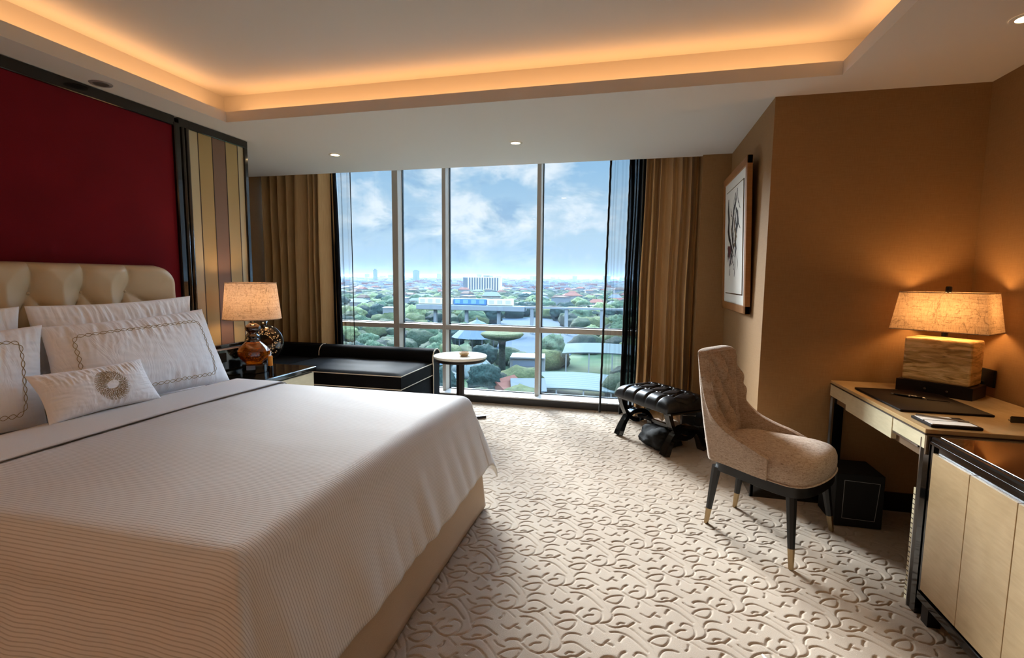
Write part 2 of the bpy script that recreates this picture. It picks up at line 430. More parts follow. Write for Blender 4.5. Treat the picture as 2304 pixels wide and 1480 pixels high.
def struct(name, mb, m, parent=None, **k):
    o = mb.build(name, m, parent, **k)
    if parent is None: o['kind'] = 'structure'
    return o
# ceiling: soffit ring around a lit recess, then the curtain pocket
RX0, RX1, RY0, RY1 = -2.80, 1.0, -1.1, 3.03
LIP = .07; SET = .17; RZ = 2.64
mb = MB()
mb.box(WX0, RX0-.02, -1.6, 4.70, HC, HC+.04); mb.box(RX1+.02, 1.80, -1.6, 4.70, HC, HC+.04)
mb.box(RX0-.02, RX1+.02, RY1+.02, 4.70, HC, HC+.04); mb.box(RX0-.02, RX1+.02, -1.6, RY0-.02, HC, HC+.04)
# lip upstand
t = .02
mb.box(RX0-t, RX0, RY0-t, RY1+t, HC, HC+LIP); mb.box(RX1, RX1+t, RY0-t, RY1+t, HC, HC+LIP)
mb.box(RX0, RX1, RY1, RY1+t, HC, HC+LIP); mb.box(RX0, RX1, RY0-t, RY0, HC, HC+LIP)
# recess outer walls and top
mb.box(RX0-SET-.05, RX0-SET, RY0-SET, RY1+SET, HC+.04, RZ); mb.box(RX1+SET, RX1+SET+.05, RY0-SET, RY1+SET, HC+.04, RZ)
mb.box(RX0-SET, RX1+SET, RY1+SET, RY1+SET+.05, HC+.04, RZ); mb.box(RX0-SET, RX1+SET, RY0-SET-.05, RY0-SET, HC+.04, RZ)
mb.box(RX0-SET-.05, RX1+SET+.05, RY0-SET-.05, RY1+SET+.05, RZ, RZ+.04)
# pocket back drop and lid
mb.box(WX0, .80, 4.66, 4.70, HC+.04, 2.62); mb.box(WX0-.1, .80, 4.66, 5.45, 2.62, 2.66)
struct('ceiling', mb, M['ceiling'])
# hidden cove strip (a real LED strip on the ledge behind the lip)
strip = simple('cove_led_strip', 'FFC98A', emit='FF9A3C', estr=1)
def cove(x0, x1, y0, y1):
    lx, ly = x1-x0, y1-y0
    a = lamp('cove_light', 'AREA', ((x0+x1)/2, (y0+y1)/2, HC+.062), COVE_E*max(lx, ly), (1.0, .50, .19), shape='RECTANGLE', size=lx, size_y=ly)
    a.rotation_euler = (PI, 0, 0)
COVE_E = 1.0
cove(RX0-.12, RX0-.06, RY0, RY1); cove(RX1+.06, RX1+.12, RY0, RY1)
cove(RX0, RX1, RY1+.06, RY1+.12); cove(RX0, RX1, RY0-.12, RY0-.06)

# walls
LW = -3.03
struct('wall_left', MB().box(LW-.25, LW-.045, -1.6, 3.48, 0, HC), M['paper'])
struct('wall_left_end', MB().box(WX0-.1, WX0, 3.0, 5.45, 0, 2.62).box(WX0, LW-.25, 3.30, 3.48, 0, HC), M['paper']).name = 'wall_far_left'
struct('wall_back', MB().box(LW-.1, 1.9, -1.7, -1.6, 0, HC), M['plaster'])
struct('wall_right', MB().box(1.80, 1.90, -1.6, 3.30, 0, HC), M['paper'])
mb = MB().box(.75, 1.90, 3.30, 3.42, 0, HC).box(.75, .87, 3.42, 4.65, 0, HC).box(.52, .87, 4.65, 4.75, 0, HC).box(.52, .62, 4.75, 5.45, 0, 2.62).box(.38, .52, 5.0, 5.45, 0, 2.62)  # last box is unseen, added to block window light beside the curtain
struct('wall_alcove', mb, M['paper']).name = 'wall_far_right'
struct('baseboard_right', MB().box(.73, 1.80, 3.285, 3.30, 0, .11).box(.735, .75, 3.285, 4.65, 0, .11).box(1.785, 1.80, 2.3, 3.285, 0, .11), M['black'])
# window wall ledge
struct('baseboard_window', MB().box(WX0, WX1, 5.10, 5.13, 0, .072), M['base'])
mb = MB().box(WX0, WX1, 5.095, 5.36, .072, .084)
win = bpy.data.objects.new('window_1', None); C.objects.link(win); win.location = (-1.75, 5.2, .08); win['kind'] = 'structure'
mb.build('window_sill', M['sill'], win)
muls = [(-3.66, .045), (-2.63, .07), (-2.052, .043), (-1.0, .043), (.05, .043)]
for x, wd in muls:
    MB().box(x-wd/2, x+wd/2, 5.20, 5.36, .084, 2.62, .003).build('mullion', M['alu'], win)
edges = [WX0]+[m_[0] for m_ in muls]+[WX1]
for k in range(len(edges)-1):
    a = edges[k]+(muls[k-1][1]/2 if k > 0 else 0); b = edges[k+1]-(muls[k][1]/2 if k < len(muls) else 0)
    MB().box(a, b, 5.205, 5.35, .768, .82, .003).build('transom', M['alu'], win)
    for z0, z1 in ((.084, .768), (.82, 2.62)):
        g = MB().box(a+.008, b-.008, 5.322, 5.33, z0+.008, z1-.008).build('glass_pane', M['glass'], win)
        MB().box(a, a+.008, 5.31, 5.34, z0, z1).box(b-.008, b, 5.31, 5.34, z0, z1).box(a, b, 5.31, 5.34, z0, z0+.008).build('gasket', M['gasket'], g)

# ---- wall panelling behind the bed
pn = thing('wall_panel', 'black lacquer framed wall panel with crimson red fabric above the bed headboard', 'wall panel', (LW, 1.8, .0))
B(LW-.04, LW-.012, -.9, 2.83, .05, 2.34).build('red_fabric_panel', M['red'], pn)
fr = MB().box(LW-.045, LW+.004, -.9, 2.83, 2.335, HC-.002, .004)
fr.box(LW-.045, LW+.012, 2.818, 2.862, .0, 2.36, .006)
fr.build('frame', M['black'], pn)
po = thing('wall_pilaster', 'ribbed glossy black post between red wall panel and striped panel', 'post', (LW, 2.9, 0))
MB().box(LW-.045, LW+.0, 2.862, 2.94, 0, HC-.002).sep('post', M['black'], po)
MB().tube([(LW+.002, 2.885, .02), (LW+.002, 2.885, 2.34)], .014, 12).tube([(LW+.002, 2.918, .02), (LW+.002, 2.918, 2.34)], .014, 12).sep('rib', M['black'], po, smooth=True)
sp = thing('striped_wall_panel', 'black framed wall panel with vertical cream, gold and brown stripes behind nightstand', 'wall panel', (LW, 3.2, 0))
sy = [2.94, 3.022, 3.145, 3.268, 3.386, 3.445]; sm = ['stripe_pale', 'stripe_gold', 'stripe_mauve', 'stripe_gold', 'stripe_pale']
for a, b, mm in zip(sy[:-1], sy[1:], sm):
    o = B(LW-.03, LW-.012, a, b, .8, 2.342).build('stripe', M[mm], sp)
    if mm == 'stripe_mauve': o['label'] = 'brown stripe'
ln = MB()
for y in sy[1:-1]: ln.box(LW-.014, LW-.0105, y-.0035, y+.0035, .82, 2.342)
ln.build('stripe_line', M['stripe_line'], sp)
MB().box(LW-.045, LW+.003, 2.94, 3.48, 2.342, HC-.002, .003).box(LW-.045, LW+.003, 3.445, 3.48, 0, 2.345, .004).build('frame', M['black'], sp)

# ---- curtains
def curtain(name, x0f, x1f, y, z0, z1, nf, amp, m, label, cat, seed, thick=.003, parent=None, nu=None, rag=.8):
    rnd = random.Random(seed); nu = nu or nf*14; nv = 46
    ph = [rnd.uniform(-1.1, 1.1) for _ in range(nf+2)]; am = [rnd.uniform(.45, 1.4) for _ in range(nf+2)]
    V = []
    for j in range(nv):
        v = j/(nv-1); z = z0+(z1-z0)*v
        X0, X1 = x0f(1-v), x1f(1-v)
        for i in range(nu):
            u = i/(nu-1); t = u*nf; k = int(t); fr_ = t-k
            p_ = ph[k]*(1-fr_)+ph[k+1]*fr_; a_ = am[k]*(1-fr_)+am[k+1]*fr_
            ang = 2*PI*(t+.35*p_)+rag*2.2*N3(u*3.1+seed, v*1.3, seed)*(1-v)
            dep = amp*a_*(.75+.35*(1-v)+.25*N3(u*5, v*2.1, seed+3))
            s_ = math.sin(ang); yy = y-dep*s_-.3*dep*math.sin(2*ang+1+v)
            xx = X0+(X1-X0)*u+.28*dep*math.cos(ang)+.012*N3(u*4, v*3, seed+9)
            V.append((xx, yy, z))
    if parent is None:
        o = link(name, V, grid_faces(nu, nv), m, None, True); tag(o, label, cat)
    else: o = link(name, V, grid_faces(nu, nv), m, parent, True)
    if thick:
        md = o.modifiers.new('t', 'SOLIDIFY'); md.thickness = thick; md.offset = 0
    return o
curtain('curtain', lambda d: -4.15, lambda d: -3.285+.0*d, 4.965, .015, 2.60, 8, .068, M['curtain'],
        'gold brown full length drape gathered at the left of the window behind the sofa', 'curtain', 3)
curtain('curtain', lambda d: .045-.045*d, lambda d: .50, 4.85, .015, 2.60, 6, .08, M['curtain'],
        'gold brown full length drape gathered at the right of the window behind the bench', 'curtain', 11)
def sheer_set(side):
    if side == 'l':
        t_ = thing('sheer_curtain', 'black translucent sheer curtain pulled to the left side of the window', 'sheer curtain', (-3.1, 4.95, .02))
        curtain('gathered_sheer', lambda d: -3.36, lambda d: -3.27+.05*d, 5.05, .02, 2.60, 4, .03, M['sheer_dense'], None, None, 5, 0, t_)
        curtain('sheer_panel', lambda d: -3.25+.02*d, lambda d: -3.09+.015*d, 5.06, .02, 2.60, 3, .02, M['sheer'], None, None, 8, 0, t_, nu=60)
        MB().tube([(-3.09+.015*k/12, 5.06, 2.6-2.58*k/12) for k in range(13)], .005, 6).build('hem', M['blackmatte'], t_)
        MB().tube([(-3.275+.05*k/40+.002*math.sin(k*1.9), 5.035, 2.6-2.58*k/40) for k in range(41)], .011, 6).build('braided_trim', M['blackmatte'], t_)
    else:
        t_ = thing('sheer_curtain', 'black translucent sheer curtain with braided edge on the right side of the window', 'sheer curtain', (-.15, 4.95, .02))
        curtain('gathered_sheer', lambda d: -.075-.035*d, lambda d: .11-.03*d, 4.96, .02, 2.60, 5, .035, M['sheer_dense'], None, None, 15, 0, t_)
        curtain('sheer_panel', lambda d: -.265-.045*d, lambda d: -.05-.03*d, 4.97, .02, 2.60, 3, .018, M['sheer'], None, None, 18, 0, t_, nu=60)
        MB().tube([(-.265-.045*k/60+.0015*math.sin(k*2.1), 4.965, 2.6-2.58*k/60) for k in range(61)], .011, 6).build('braided_trim', M['blackmatte'], t_)
        MB().tube([(-.085-.03*k/60+.0015*math.sin(k*2.1), 4.945, 2.6-2.58*k/60) for k in range(61)], .009, 6).build('braided_trim', M['blackmatte'], t_)
sheer_set('l'); sheer_set('r')

# ================================================================== BED
YB0, YB1, XF = .93, 2.72, -.90
bed = thing('bed', 'king size bed with cream tufted leather headboard against the red wall', 'bed', (-1.9, 1.83, 0))
B(-2.92, -.92, YB0+.03, YB1-.03, .08, .34).build('box_spring', M['blackmatte'], bed)
B(-2.90, XF+.0-.03, YB0+.03, YB1-.03, .34, .63, .05).build('mattress', M['linen_white'], bed)
# skirt
def skirt():
    path = []; pts = [(-2.9, YB1-.01), (-.82, YB1-.01), (-.82, YB0+.01), (-2.9, YB0+.01)]
    for (a, b) in zip(pts[:-1], pts[1:]):
        L = math.dist(a, b); n = int(L/.02)
        for k in range(n): path.append((a[0]+(b[0]-a[0])*k/n, a[1]+(b[1]-a[1])*k/n))
    path.append(pts[-1]); V = []; nu = len(path); nv = 12
    for j in range(nv):
        v = j/(nv-1); z = .012+.34*v
        for i, (x, y) in enumerate(path):
            d = (1-v)*.03; rip = .008*N3(i*.09, v*.6, 4)*(1-v*.6)
            nx = 1 if x > -.83 else 0; ny = 1 if y > YB1-.03 else (-1 if y < YB0+.03 else 0)
            V.append((x+nx*(rip-.03*v), y+ny*(rip-.03*v), z))
    o = link('bed_skirt', V, grid_faces(nu, nv), M['skirt'], bed, True)
    md = o.modifiers.new('t', 'SOLIDIFY'); md.thickness = .004
skirt()
# headboard
HBX, HY0, HY1, HZ = -2.93, 1.0, 2.685, 1.40
def headboard():
    nu, nv = 240, 110; V = []
    by = 1.871; sp_ = .2475; R = .13; z0 = .30
    for j in range(nv):
        for i in range(nu):
            u, v = i/(nu-1), j/(nv-1)
            y = HY0+(HY1-HY0)*u; z = z0+(HZ-z0)*v
            # rounded top corners
            yy, zz_ = y, z
            ey = min(y-HY0, HY1-y); ez = HZ-z
            if ey < R and ez < R:
                a, b = (R-ey)/R, (R-ez)/R
                k = max(a, b)/math.hypot(a, b) if (a or b) else 1
                a, b = a*k, b*k; ey2, ez2 = R-a*R, R-b*R
                yy = HY0+ey2 if y-HY0 < HY1-y else HY1-ey2; zz_ = HZ-ez2
            q = (y-by)/sp_
            if q > 2: q = 2+(q-2)*.38
            row = 1.242
            if z > row:
                # vertical pleat curving from the button up to the top edge
                off = .16*math.sin(PI*(z-row)/(HZ-row))*.5
                d = abs((q-off*.4+.5) % 1-.5)*2
            else:
                t_ = (row-z)/.20
                a = abs(((q-t_*.5)+.5) % 1-.5)*2; b = abs(((q+t_*.5)+.5) % 1-.5)*2
                d = min(a, b)
            bulge = min(1, d/.6); bulge = math.sqrt(max(0, 1-(1-bulge)**2))
            dist = math.hypot(((q+.5) % 1-.5)*sp_, z-row)
            bt = math.exp(-(dist/.035)**2)
            edge = min(1, min(ey, ez)/.05); ed = math.sqrt(max(0, 1-(1-edge)**2))
            x = HBX-.045+ed*(.012+.058*bulge*(.30+.70*min(1, dist/.13))-.012*bt)
            V.append((x, yy, zz_))
    o = link('headboard', V, grid_faces(nu, nv), M['cream_leather'], bed, True)
    md = o.modifiers.new('t', 'SOLIDIFY'); md.thickness = .02; md.offset = -1
    bt = MB()
    for k in range(-3, 3):
        y = by+sp_*k
        if HY0+.05 < y < HY1-.05: bt.lathe([(0.0001, -.006), (.006, -.004), (.008, 0), (.006, .004), (.0001, .006)], 0, 0, 12, False)
    # buttons turned to face the room
    v2 = []; k = -1; n = 5*12
    ys_ = [by+sp_*k_ for k_ in range(-3, 3) if HY0+.05 < by+sp_*k_ < HY1-.05]
    for i, (x, y, z) in enumerate(bt.v): v2.append((HBX-.036+z, ys_[i//n]+x, 1.242+y))
    bt.v = v2; bt.sep('button', M['cream_leather'], bed, smooth=True)
headboard()

# bedspread: cloth laid over the mattress, dropping at foot and sides, corner flaring out
def bedspread():
    ZT = .665; r = .075
    px0, px1, py0, py1 = -2.26, XF-.07, YB0+.09, YB1-.045
    D = .46
    def prof(a, r=.075):
        if a <= 0: return 0, 0
        L = r*PI/2
        if a < L: th = a/r; return r*math.sin(th), r*(1-math.cos(th))
        b = a-L; return r+.36*b*(1-.25*b), r+b*.95
    us = list(np.arange(px0, px1, .016))+[px1+D*k/34 for k in range(35)]
    vs = [py0-D*k/34 for k in range(34, 0, -1)]+list(np.arange(py0, py1, .016))+[py1+D*k/34 for k in range(35)]
    V = []; UV = []
    for s in us:
        for t_ in vs:
            a = max(0, s-px1); b = t_-py1 if t_ > py1 else (py0-t_ if t_ < py0 else 0); sg = 1 if t_ > py1 else -1
            rr_ = .125 if t_ < py0 else .075
            cx = min(s, px1); cy = min(max(t_, py0), py1)
            if a > 0 and b > 0:
                mx_, mn_ = max(a, b), min(a, b); L = mx_+.30*mn_*(mn_/mx_)
                th = math.atan2(b, a); out, drop = prof(L, rr_+(.075-rr_)*max(0, math.cos(th)) if sg < 0 else .075)
                w_ = math.sin(2*th)**2
                if sg < 0: kc = math.exp(-((th-PI*.27)/.16)**2); out *= 1+.04*w_+.20*kc; drop *= 1-.16*kc*math.exp(-(L/.3)**2)
                else: out *= 1+.16*w_
                x = cx+out*math.cos(th); y = cy+sg*out*math.sin(th)
            else:
                L = a+b; out, drop = prof(L, rr_ if b > 0 else .075)
                x = cx+(out if a > 0 else 0); y = cy+(sg*out if b > 0 else 0)
            z = ZT-drop
            # loose ripples on the drops
            if L > .06:
                k = sstep(.06, .40, L)
                if a > 0 and b == 0: x += k*(.010*N3(t_*4, L*.8, 1)+.007*N3(t_*11, L*1.2, 2)+.016*abs(N3(t_*9+L*1.5, L*1.5, 5))*sstep(.9, 1.6, t_)); 
                if b > 0 and a == 0: y += sg*k*(.016*N3(s*5, L*.8, 7)+.008*N3(s*13, L, 8))
            if L == 0: z += .004*N3(s*2.2, t_*2.2, 3)+.0022*N3(s*6+t_*3, t_*7, 6)
            crown = .010*math.sin(PI*min(1, max(0, (cy-py0)/(py1-py0))))
            z += crown if L == 0 else crown*math.exp(-L*20)
            V.append((x, y, max(z, .04))); UV.append((s, t_))
    m, T, p = mat('ribbed_coverlet', rough=.8, spec=.2, sheen=.15)
    uv = T.node('ShaderNodeUVMap').outputs[0]; sp_ = T.node('ShaderNodeSeparateXYZ', {'Vector': uv})
    wob = T.noise(T.mapping(uv, scale=(1, 60, 1)), 12, 2)
    ph_ = T.math('FRACT', T.math('ADD', T.math('MULTIPLY', sp_.outputs['Y'], 1/.0102), T.math('MULTIPLY', wob, .15)))
    dd = T.math('ABSOLUTE', T.math('SUBTRACT', ph_, .5))
    line = T.ramp(dd, [(.0, '000000'), (.08, '404040'), (.20, 'FFFFFF')])
    T.l.new(T.mix(line, 'B4ACA4', 'D0CBC6'), p.inputs['Base Color'])
    hh = T.math('ADD', line, T.math('MULTIPLY', T.noise(uv, 500, 2), .25))
    T.l.new(T.node('ShaderNodeBump', {'Height': hh, 'Strength': .4, 'Distance': .0012}).outputs[0], p.inputs['Normal'])
    f = grid_faces(len(vs), len(us))
    o = link('bedspread', V, f, m, None, True, uv=UV)
    md = o.modifiers.new('t', 'SOLIDIFY'); md.thickness = .006; md.offset = 1
    tag(o, 'ribbed off-white bedspread draped over the bed and hanging over its foot', 'bedspread')
    # turned-down sheet band and its grey piping
    def band(x0, x1, zl):
        V = []; us_ = np.linspace(x0, x1, 16)
        for s in us_:
            for t_ in vs:
                b = t_-py1 if t_ > py1 else (py0-t_ if t_ < py0 else 0); sg = 1 if t_ > py1 else -1
                out, drop = prof(b); cy = min(max(t_, py0), py1)
                cr_ = .010*math.sin(PI*min(1, max(0, (cy-py0)/(py1-py0))))*math.exp(-b*20)
                V.append((s, cy+sg*(out+(zl if b > 0 else 0)), ZT+zl+cr_-drop+.002*N3(s*5, t_*4, 2)))
        return V, grid_faces(len(vs), len(us_))
    V, f = band(-2.50, -2.165, .0065)
    o2 = link('folded_sheet', V, f, M['sheet'], None, True)
    md = o2.modifiers.new('t', 'SOLIDIFY'); md.thickness = .006; md.offset = -1
    tag(o2, 'smooth cream sheet band folded down across the bed below the pillows, edged with grey piping', 'sheet')
    pts = []
    for t_ in vs:
        b = t_-py1 if t_ > py1 else (py0-t_ if t_ < py0 else 0); sg = 1 if t_ > py1 else -1
        out, drop = prof(b); cy = min(max(t_, py0), py1); cr_ = .010*math.sin(PI*min(1, max(0, (cy-py0)/(py1-py0))))*math.exp(-b*20)
        pts.append((-2.163, cy+sg*(out+.012*(b > 0)), ZT+.0085+cr_-drop))
    MB().tube(pts, .0018, 6).build('piping', M['darkpiping'], o2)
bedspread()

# ---- pillows
def pillow(name, bl, br, tr_, tl, front, back, label, cat, group=None, seed=0, wr=1.0, m=None, nu=130, nv=80, sag=.03):
    bl, br, tr_, tl = map(Vector, (bl, br, tr_, tl))
    nrm = (br-bl).cross(tl-bl).normalized()
    if nrm.x < 0: nrm = -nrm
    th = thing(name, label, cat, (bl+br)/2, 0, group)
    def P(u, v, side=1):
        # edges sag inwards between the corners
        su = sag*math.sin(PI*u); sv = sag*.7*math.sin(PI*v)
        uu = u+(.5-u)*2*sv*(abs(2*u-1)); vv = v+(.5-v)*2*su*(abs(2*v-1))
        p = bl*(1-uu)*(1-vv)+br*uu*(1-vv)+tr_*uu*vv+tl*(1-uu)*vv
        e = (1-abs(2*u-1)**2.6)*(1-abs(2*v-1)**2.6); e = max(0, e)**.55
        k = front if side > 0 else back
        h = k*e
        if side > 0:
            top = sstep(.45, 1, v); bot = sstep(.35, 0, v); sd = max(sstep(.75, 1, u), sstep(.25, 0, u))
            rg = abs(N3(u*26+seed, v*3.0, seed)); rg2 = abs(N3(u*44+seed, v*5, seed+5))
            h += wr*1.9*(-.014*rg*top*e-.006*rg2*top*e-.010*abs(N3(u*18, v*4, seed+2))*bot*e-.008*abs(N3(u*5, v*22, seed+7))*sd*e)
            h += wr*.007*N3(u*4, v*4, seed+11)*e+wr*.0025*N3(u*13+v*6, v*15, seed+1)*e
        return p+nrm*h*side
    V = [P(i/(nu-1), j/(nv-1), 1) for j in range(nv) for i in range(nu)]
    nb = len(V); V += [P(i/(nu-1), j/(nv-1), -1)-nrm*.002 for j in range(nv) for i in range(nu)]
    F = grid_faces(nu, nv); F2 = [tuple(nb+a for a in reversed(f)) for f in F]
    per = [i for i in range(nu)]+[j*nu+nu-1 for j in range(1, nv)]+[(nv-1)*nu+i for i in range(nu-2, -1, -1)]+[j*nu for j in range(nv-2, 0, -1)]
    S = [(per[k], nb+per[k], nb+per[(k+1) % len(per)], per[(k+1) % len(per)]) for k in range(len(per))]
    link('pillow_cover', V, F+F2+S, m or M['pillow'], th, True)
    return th, P, nrm
def chain(th, P, nrm, u0, u1, v0, v1, LU, LV, r=.04):
    # two threads weaving around each other = a chain of links
    pts = []; cu_, cv_ = r/LU, r/LV
    def arc(cx, cy, a0, a1):
        for k in range(7):
            a = a0+(a1-a0)*k/6; pts.append((cx+cu_*math.cos(a), cy+cv_*math.sin(a)))
    arc(u1-cu_, v0+cv_, -PI/2, 0); arc(u1-cu_, v1-cv_, 0, PI/2); arc(u0+cu_, v1-cv_, PI/2, PI); arc(u0+cu_, v0+cv_, PI, 1.5*PI)
    pts.append(pts[0]); dense = []
    for a, b in zip(pts[:-1], pts[1:]):
        L = math.hypot((b[0]-a[0])*LU, (b[1]-a[1])*LV); n = max(1, int(L/.0045))
        for k in range(n): dense.append((a[0]+(b[0]-a[0])*k/n, a[1]+(b[1]-a[1])*k/n))
    N = len(dense); per = .036; s = 0; A = []; Bq = []
    tot = sum(math.hypot((dense[(i+1) % N][0]-dense[i][0])*LU, (dense[(i+1) % N][1]-dense[i][1])*LV) for i in range(N))
    per = tot/round(tot/per)
    for i in range(N):
        a, b = dense[i], dense[(i+1) % N]; tx, ty = (b[0]-a[0])*LU, (b[1]-a[1])*LV; L = math.hypot(tx, ty)+1e-9
        nx, ny = -ty/L, tx/L; o = .0085*math.sin(PI*s/per)
        A.append(P(a[0]+nx*o/LU, a[1]+ny*o/LV)+nrm*.0012); Bq.append(P(a[0]-nx*o/LU, a[1]-ny*o/LV)+nrm*.0012); s += L
    MB().tube(A,   .0012, 5, closed=True).tube(Bq, .0012, 5, closed=True).build('chain_embroidery', M['gold_thread'], th)
pillow('pillow', (-2.80, .90, .68), (-2.80, 1.72, .68), (-2.85, 1.757, 1.185), (-2.85, .90, 1.17), .06, .03,
       'plain white pillow against the headboard at the left photo edge', 'pillow', seed=1)
pillow('pillow', (-2.80, 1.78, .68), (-2.80, 2.68, .68), (-2.86, 2.715, 1.205), (-2.86, 1.785, 1.185), .07, .03,
       'plain white pillow against the headboard behind the right chain-embroidered pillow', 'pillow', seed=2)
th, P, n_ = pillow('pillow', (-2.60, .80, .665), (-2.60, 1.672, .655), (-2.78, 1.80, 1.095), (-2.78, .82, 1.07), .095, .03,
       'white pillow with gold chain embroidery at the left, behind the small sunburst cushion', 'pillow', seed=3)
chain(th, P, n_, .10, .885, .11, .83, .95, .44)
th, P, n_ = pillow('pillow', (-2.60, 1.70, .665), (-2.575, 2.715, .652), (-2.78, 2.725, 1.12), (-2.78, 1.785, 1.085), .10, .03,
       'white pillow with gold chain embroidery nearest the nightstand', 'pillow', seed=4)
chain(th, P, n_, .10, .885, .11, .82, .97, .46)
th, P, n_ = pillow('cushion', (-2.455, 1.585, .685), (-2.455, 2.118, .682), (-2.56, 2.10, .895), (-2.56, 1.575, .898), .065, .035,
       'small white cushion with a gold sunburst embroidery leaning on the larger pillows', 'cushion', seed=5, wr=.8, sag=.05)
mb = MB(); LU, LV = .53, .24; rr = random.Random(4)
for ring, (r0, r1, n) in enumerate([(.020, .052, 30), (.034, .070, 42), (.052, .082, 56)]):
    for k in range(n):
        a = 2*PI*(k+.5*ring+rr.uniform(-.2, .2))/n; q = []
        ex = 1+.55*abs(math.cos(a-.35))**3 if ring == 0 else 1
        for s_ in range(5):
            t_ = s_/4; r_ = r0*ex+(r1-r0*ex)*t_; bend = a+.07*math.sin(t_*6.2+ring)
            q.append(P(.535+r_*math.cos(bend)/LU, .47+r_*math.sin(bend)/LV)+n_*.001)
        mb.tube(q, .0010, 5)
mb.build('sunburst_embroidery', M['gold_thread'], th)

# ================================================================== NIGHTSTAND SIDE
ns = thing('nightstand', 'black lacquer nightstand with parchment front beside the far side of the bed', 'nightstand', (-2.76, 3.2, 0))
B(-3.02, -2.52, 2.91, 3.50, .06, .575).build('body', M['black'], ns)
B(-3.025, -2.49, 2.895, 3.52, .585, .62, .006).build('top', M['black'], ns)
dr = B(-2.52, -2.505, 2.93, 3.50, .32, .572, .002).build('drawer', M['parchment'], ns)
B(-2.52, -2.505, 2.93, 3.50, .07, .312, .002).build('drawer', M['parchment'], ns)
MB().box(-2.505, -2.497, 3.13, 3.20, .44, .45).build('pull', M['brass'], dr)
bs = MB().box(-3.028, -3.005, 2.72, 3.48, .63, .80).build('back_panel', M['black'], ns)
MB().box(-3.03, -2.985, 2.70, 3.48, .80, .825, .004).build('rail', M['black'], ns)
MB().box(-3.006, -2.998, 2.72, 3.48, .782, .797).build('trim_strip', M['piping'], ns)
mb = MB()
for k in range(3): mb.box(-3.005, -2.999, 2.80+.12*k, 2.90+.12*k, .69, .76)
mb.sep('socket_plate', M['blackmatte'], ns)

# near nightstand lamp glow belongs to the matching lamp on the other side of the bed
def table_lamp(loc, label, full=True):
    x, y, z = loc
    t_ = thing('table_lamp', label, 'lamp', loc)
    MB().lathe([(.075, z), (.082, z+.004), (.082, z+.062), (.074, z+.068)], x, y, 8).build('plinth', M['black'], t_)
    MB().lathe([(.050, z+.068), (.062, z+.075), (.085, z+.10), (.112, z+.135), (.113, z+.165), (.098, z+.19), (.072, z+.215), (.05, z+.235)], x, y, 12).build('glass_body', M['amber'], t_, angle=22)
    MB().lathe([(.05, z+.235), (.036, z+.255), (.034, z+.262), (.046, z+.272), (.046, z+.278), (.032, z+.288), (.032, z+.298), (.05, z+.318), (.056, z+.335), (.05, z+.352), (.03, z+.366), (.018, z+.372)], x, y, 24).build('neck', M['darkglass'], t_, smooth=True)
    MB().tube([(x, y, z+.368), (x, y, z+.42)], .007, 10).build('stem', M['brass'], t_)
    sh = []; n = 64; s_ = MB()
    s_.lathe([(.198, z+.405), (.170, z+.67)], x, y, n, False).build('lamp_shade', M['shade'], t_, smooth=True)
    MB().tube([(x+.198*math.cos(2*PI*k/n), y+.198*math.sin(2*PI*k/n), z+.405) for k in range(n)], .003, 6, closed=True).tube(
        [(x+.170*math.cos(2*PI*k/n), y+.170*math.sin(2*PI*k/n), z+.67) for k in range(n)], .003, 6, closed=True).sep('shade_rim', M['shade'], t_)
    bl = MB().lathe([(.001, z+.43), (.02, z+.44), (.03, z+.47), (.028, z+.495), (.001, z+.515)], x, y, 16, False).build('bulb', simple('lamp_bulb', 'FFE0B0', emit='FFB060', estr=6), t_, smooth=True)
    lamp('lamp_light', 'POINT', (x, y, z+.545), 3.0, WARM, .05)
MB().box(-3.02, -2.52, .14, .74, .0, .60).box(-3.025, -2.49, .12, .755, .60, .62, .006).build('nightstand', M['black'])
tag(bpy.data.objects['nightstand.001'], 'black nightstand on the near side of the bed, left of the viewpoint', 'nightstand')
table_lamp((-2.765, .45, .62), 'matching amber glass table lamp on the near nightstand')
fl = thing('added_floor_lamp', 'floor lamp with drum shade added by the back wall behind the viewpoint as warm fill', 'lamp', (-1.2, -1.25, 0))  # unseen lamp added to throw warm light on the bed's near side
MB().lathe([(.15, .001), (.15, .02), (.02, .03)], -1.2, -1.25, 32).build('base', M['bronze'], fl, angle=30)
MB().tube([(-1.2, -1.25, .02), (-1.2, -1.25, 1.25)], .012, 10).build('pole', M['bronze'], fl)
MB().lathe([(.24, 1.15), (.20, 1.45)], -1.2, -1.25, 40, False).build('lamp_shade', M['shade'], fl, smooth=True)
lamp('added_floor_lamp_light', 'POINT', (-1.2, -1.25, 1.30), 19, (1.0, .55, .25), .06)
table_lamp((-2.765, 3.155, .62), 'table lamp with faceted amber glass base and woven drum shade on the nightstand')
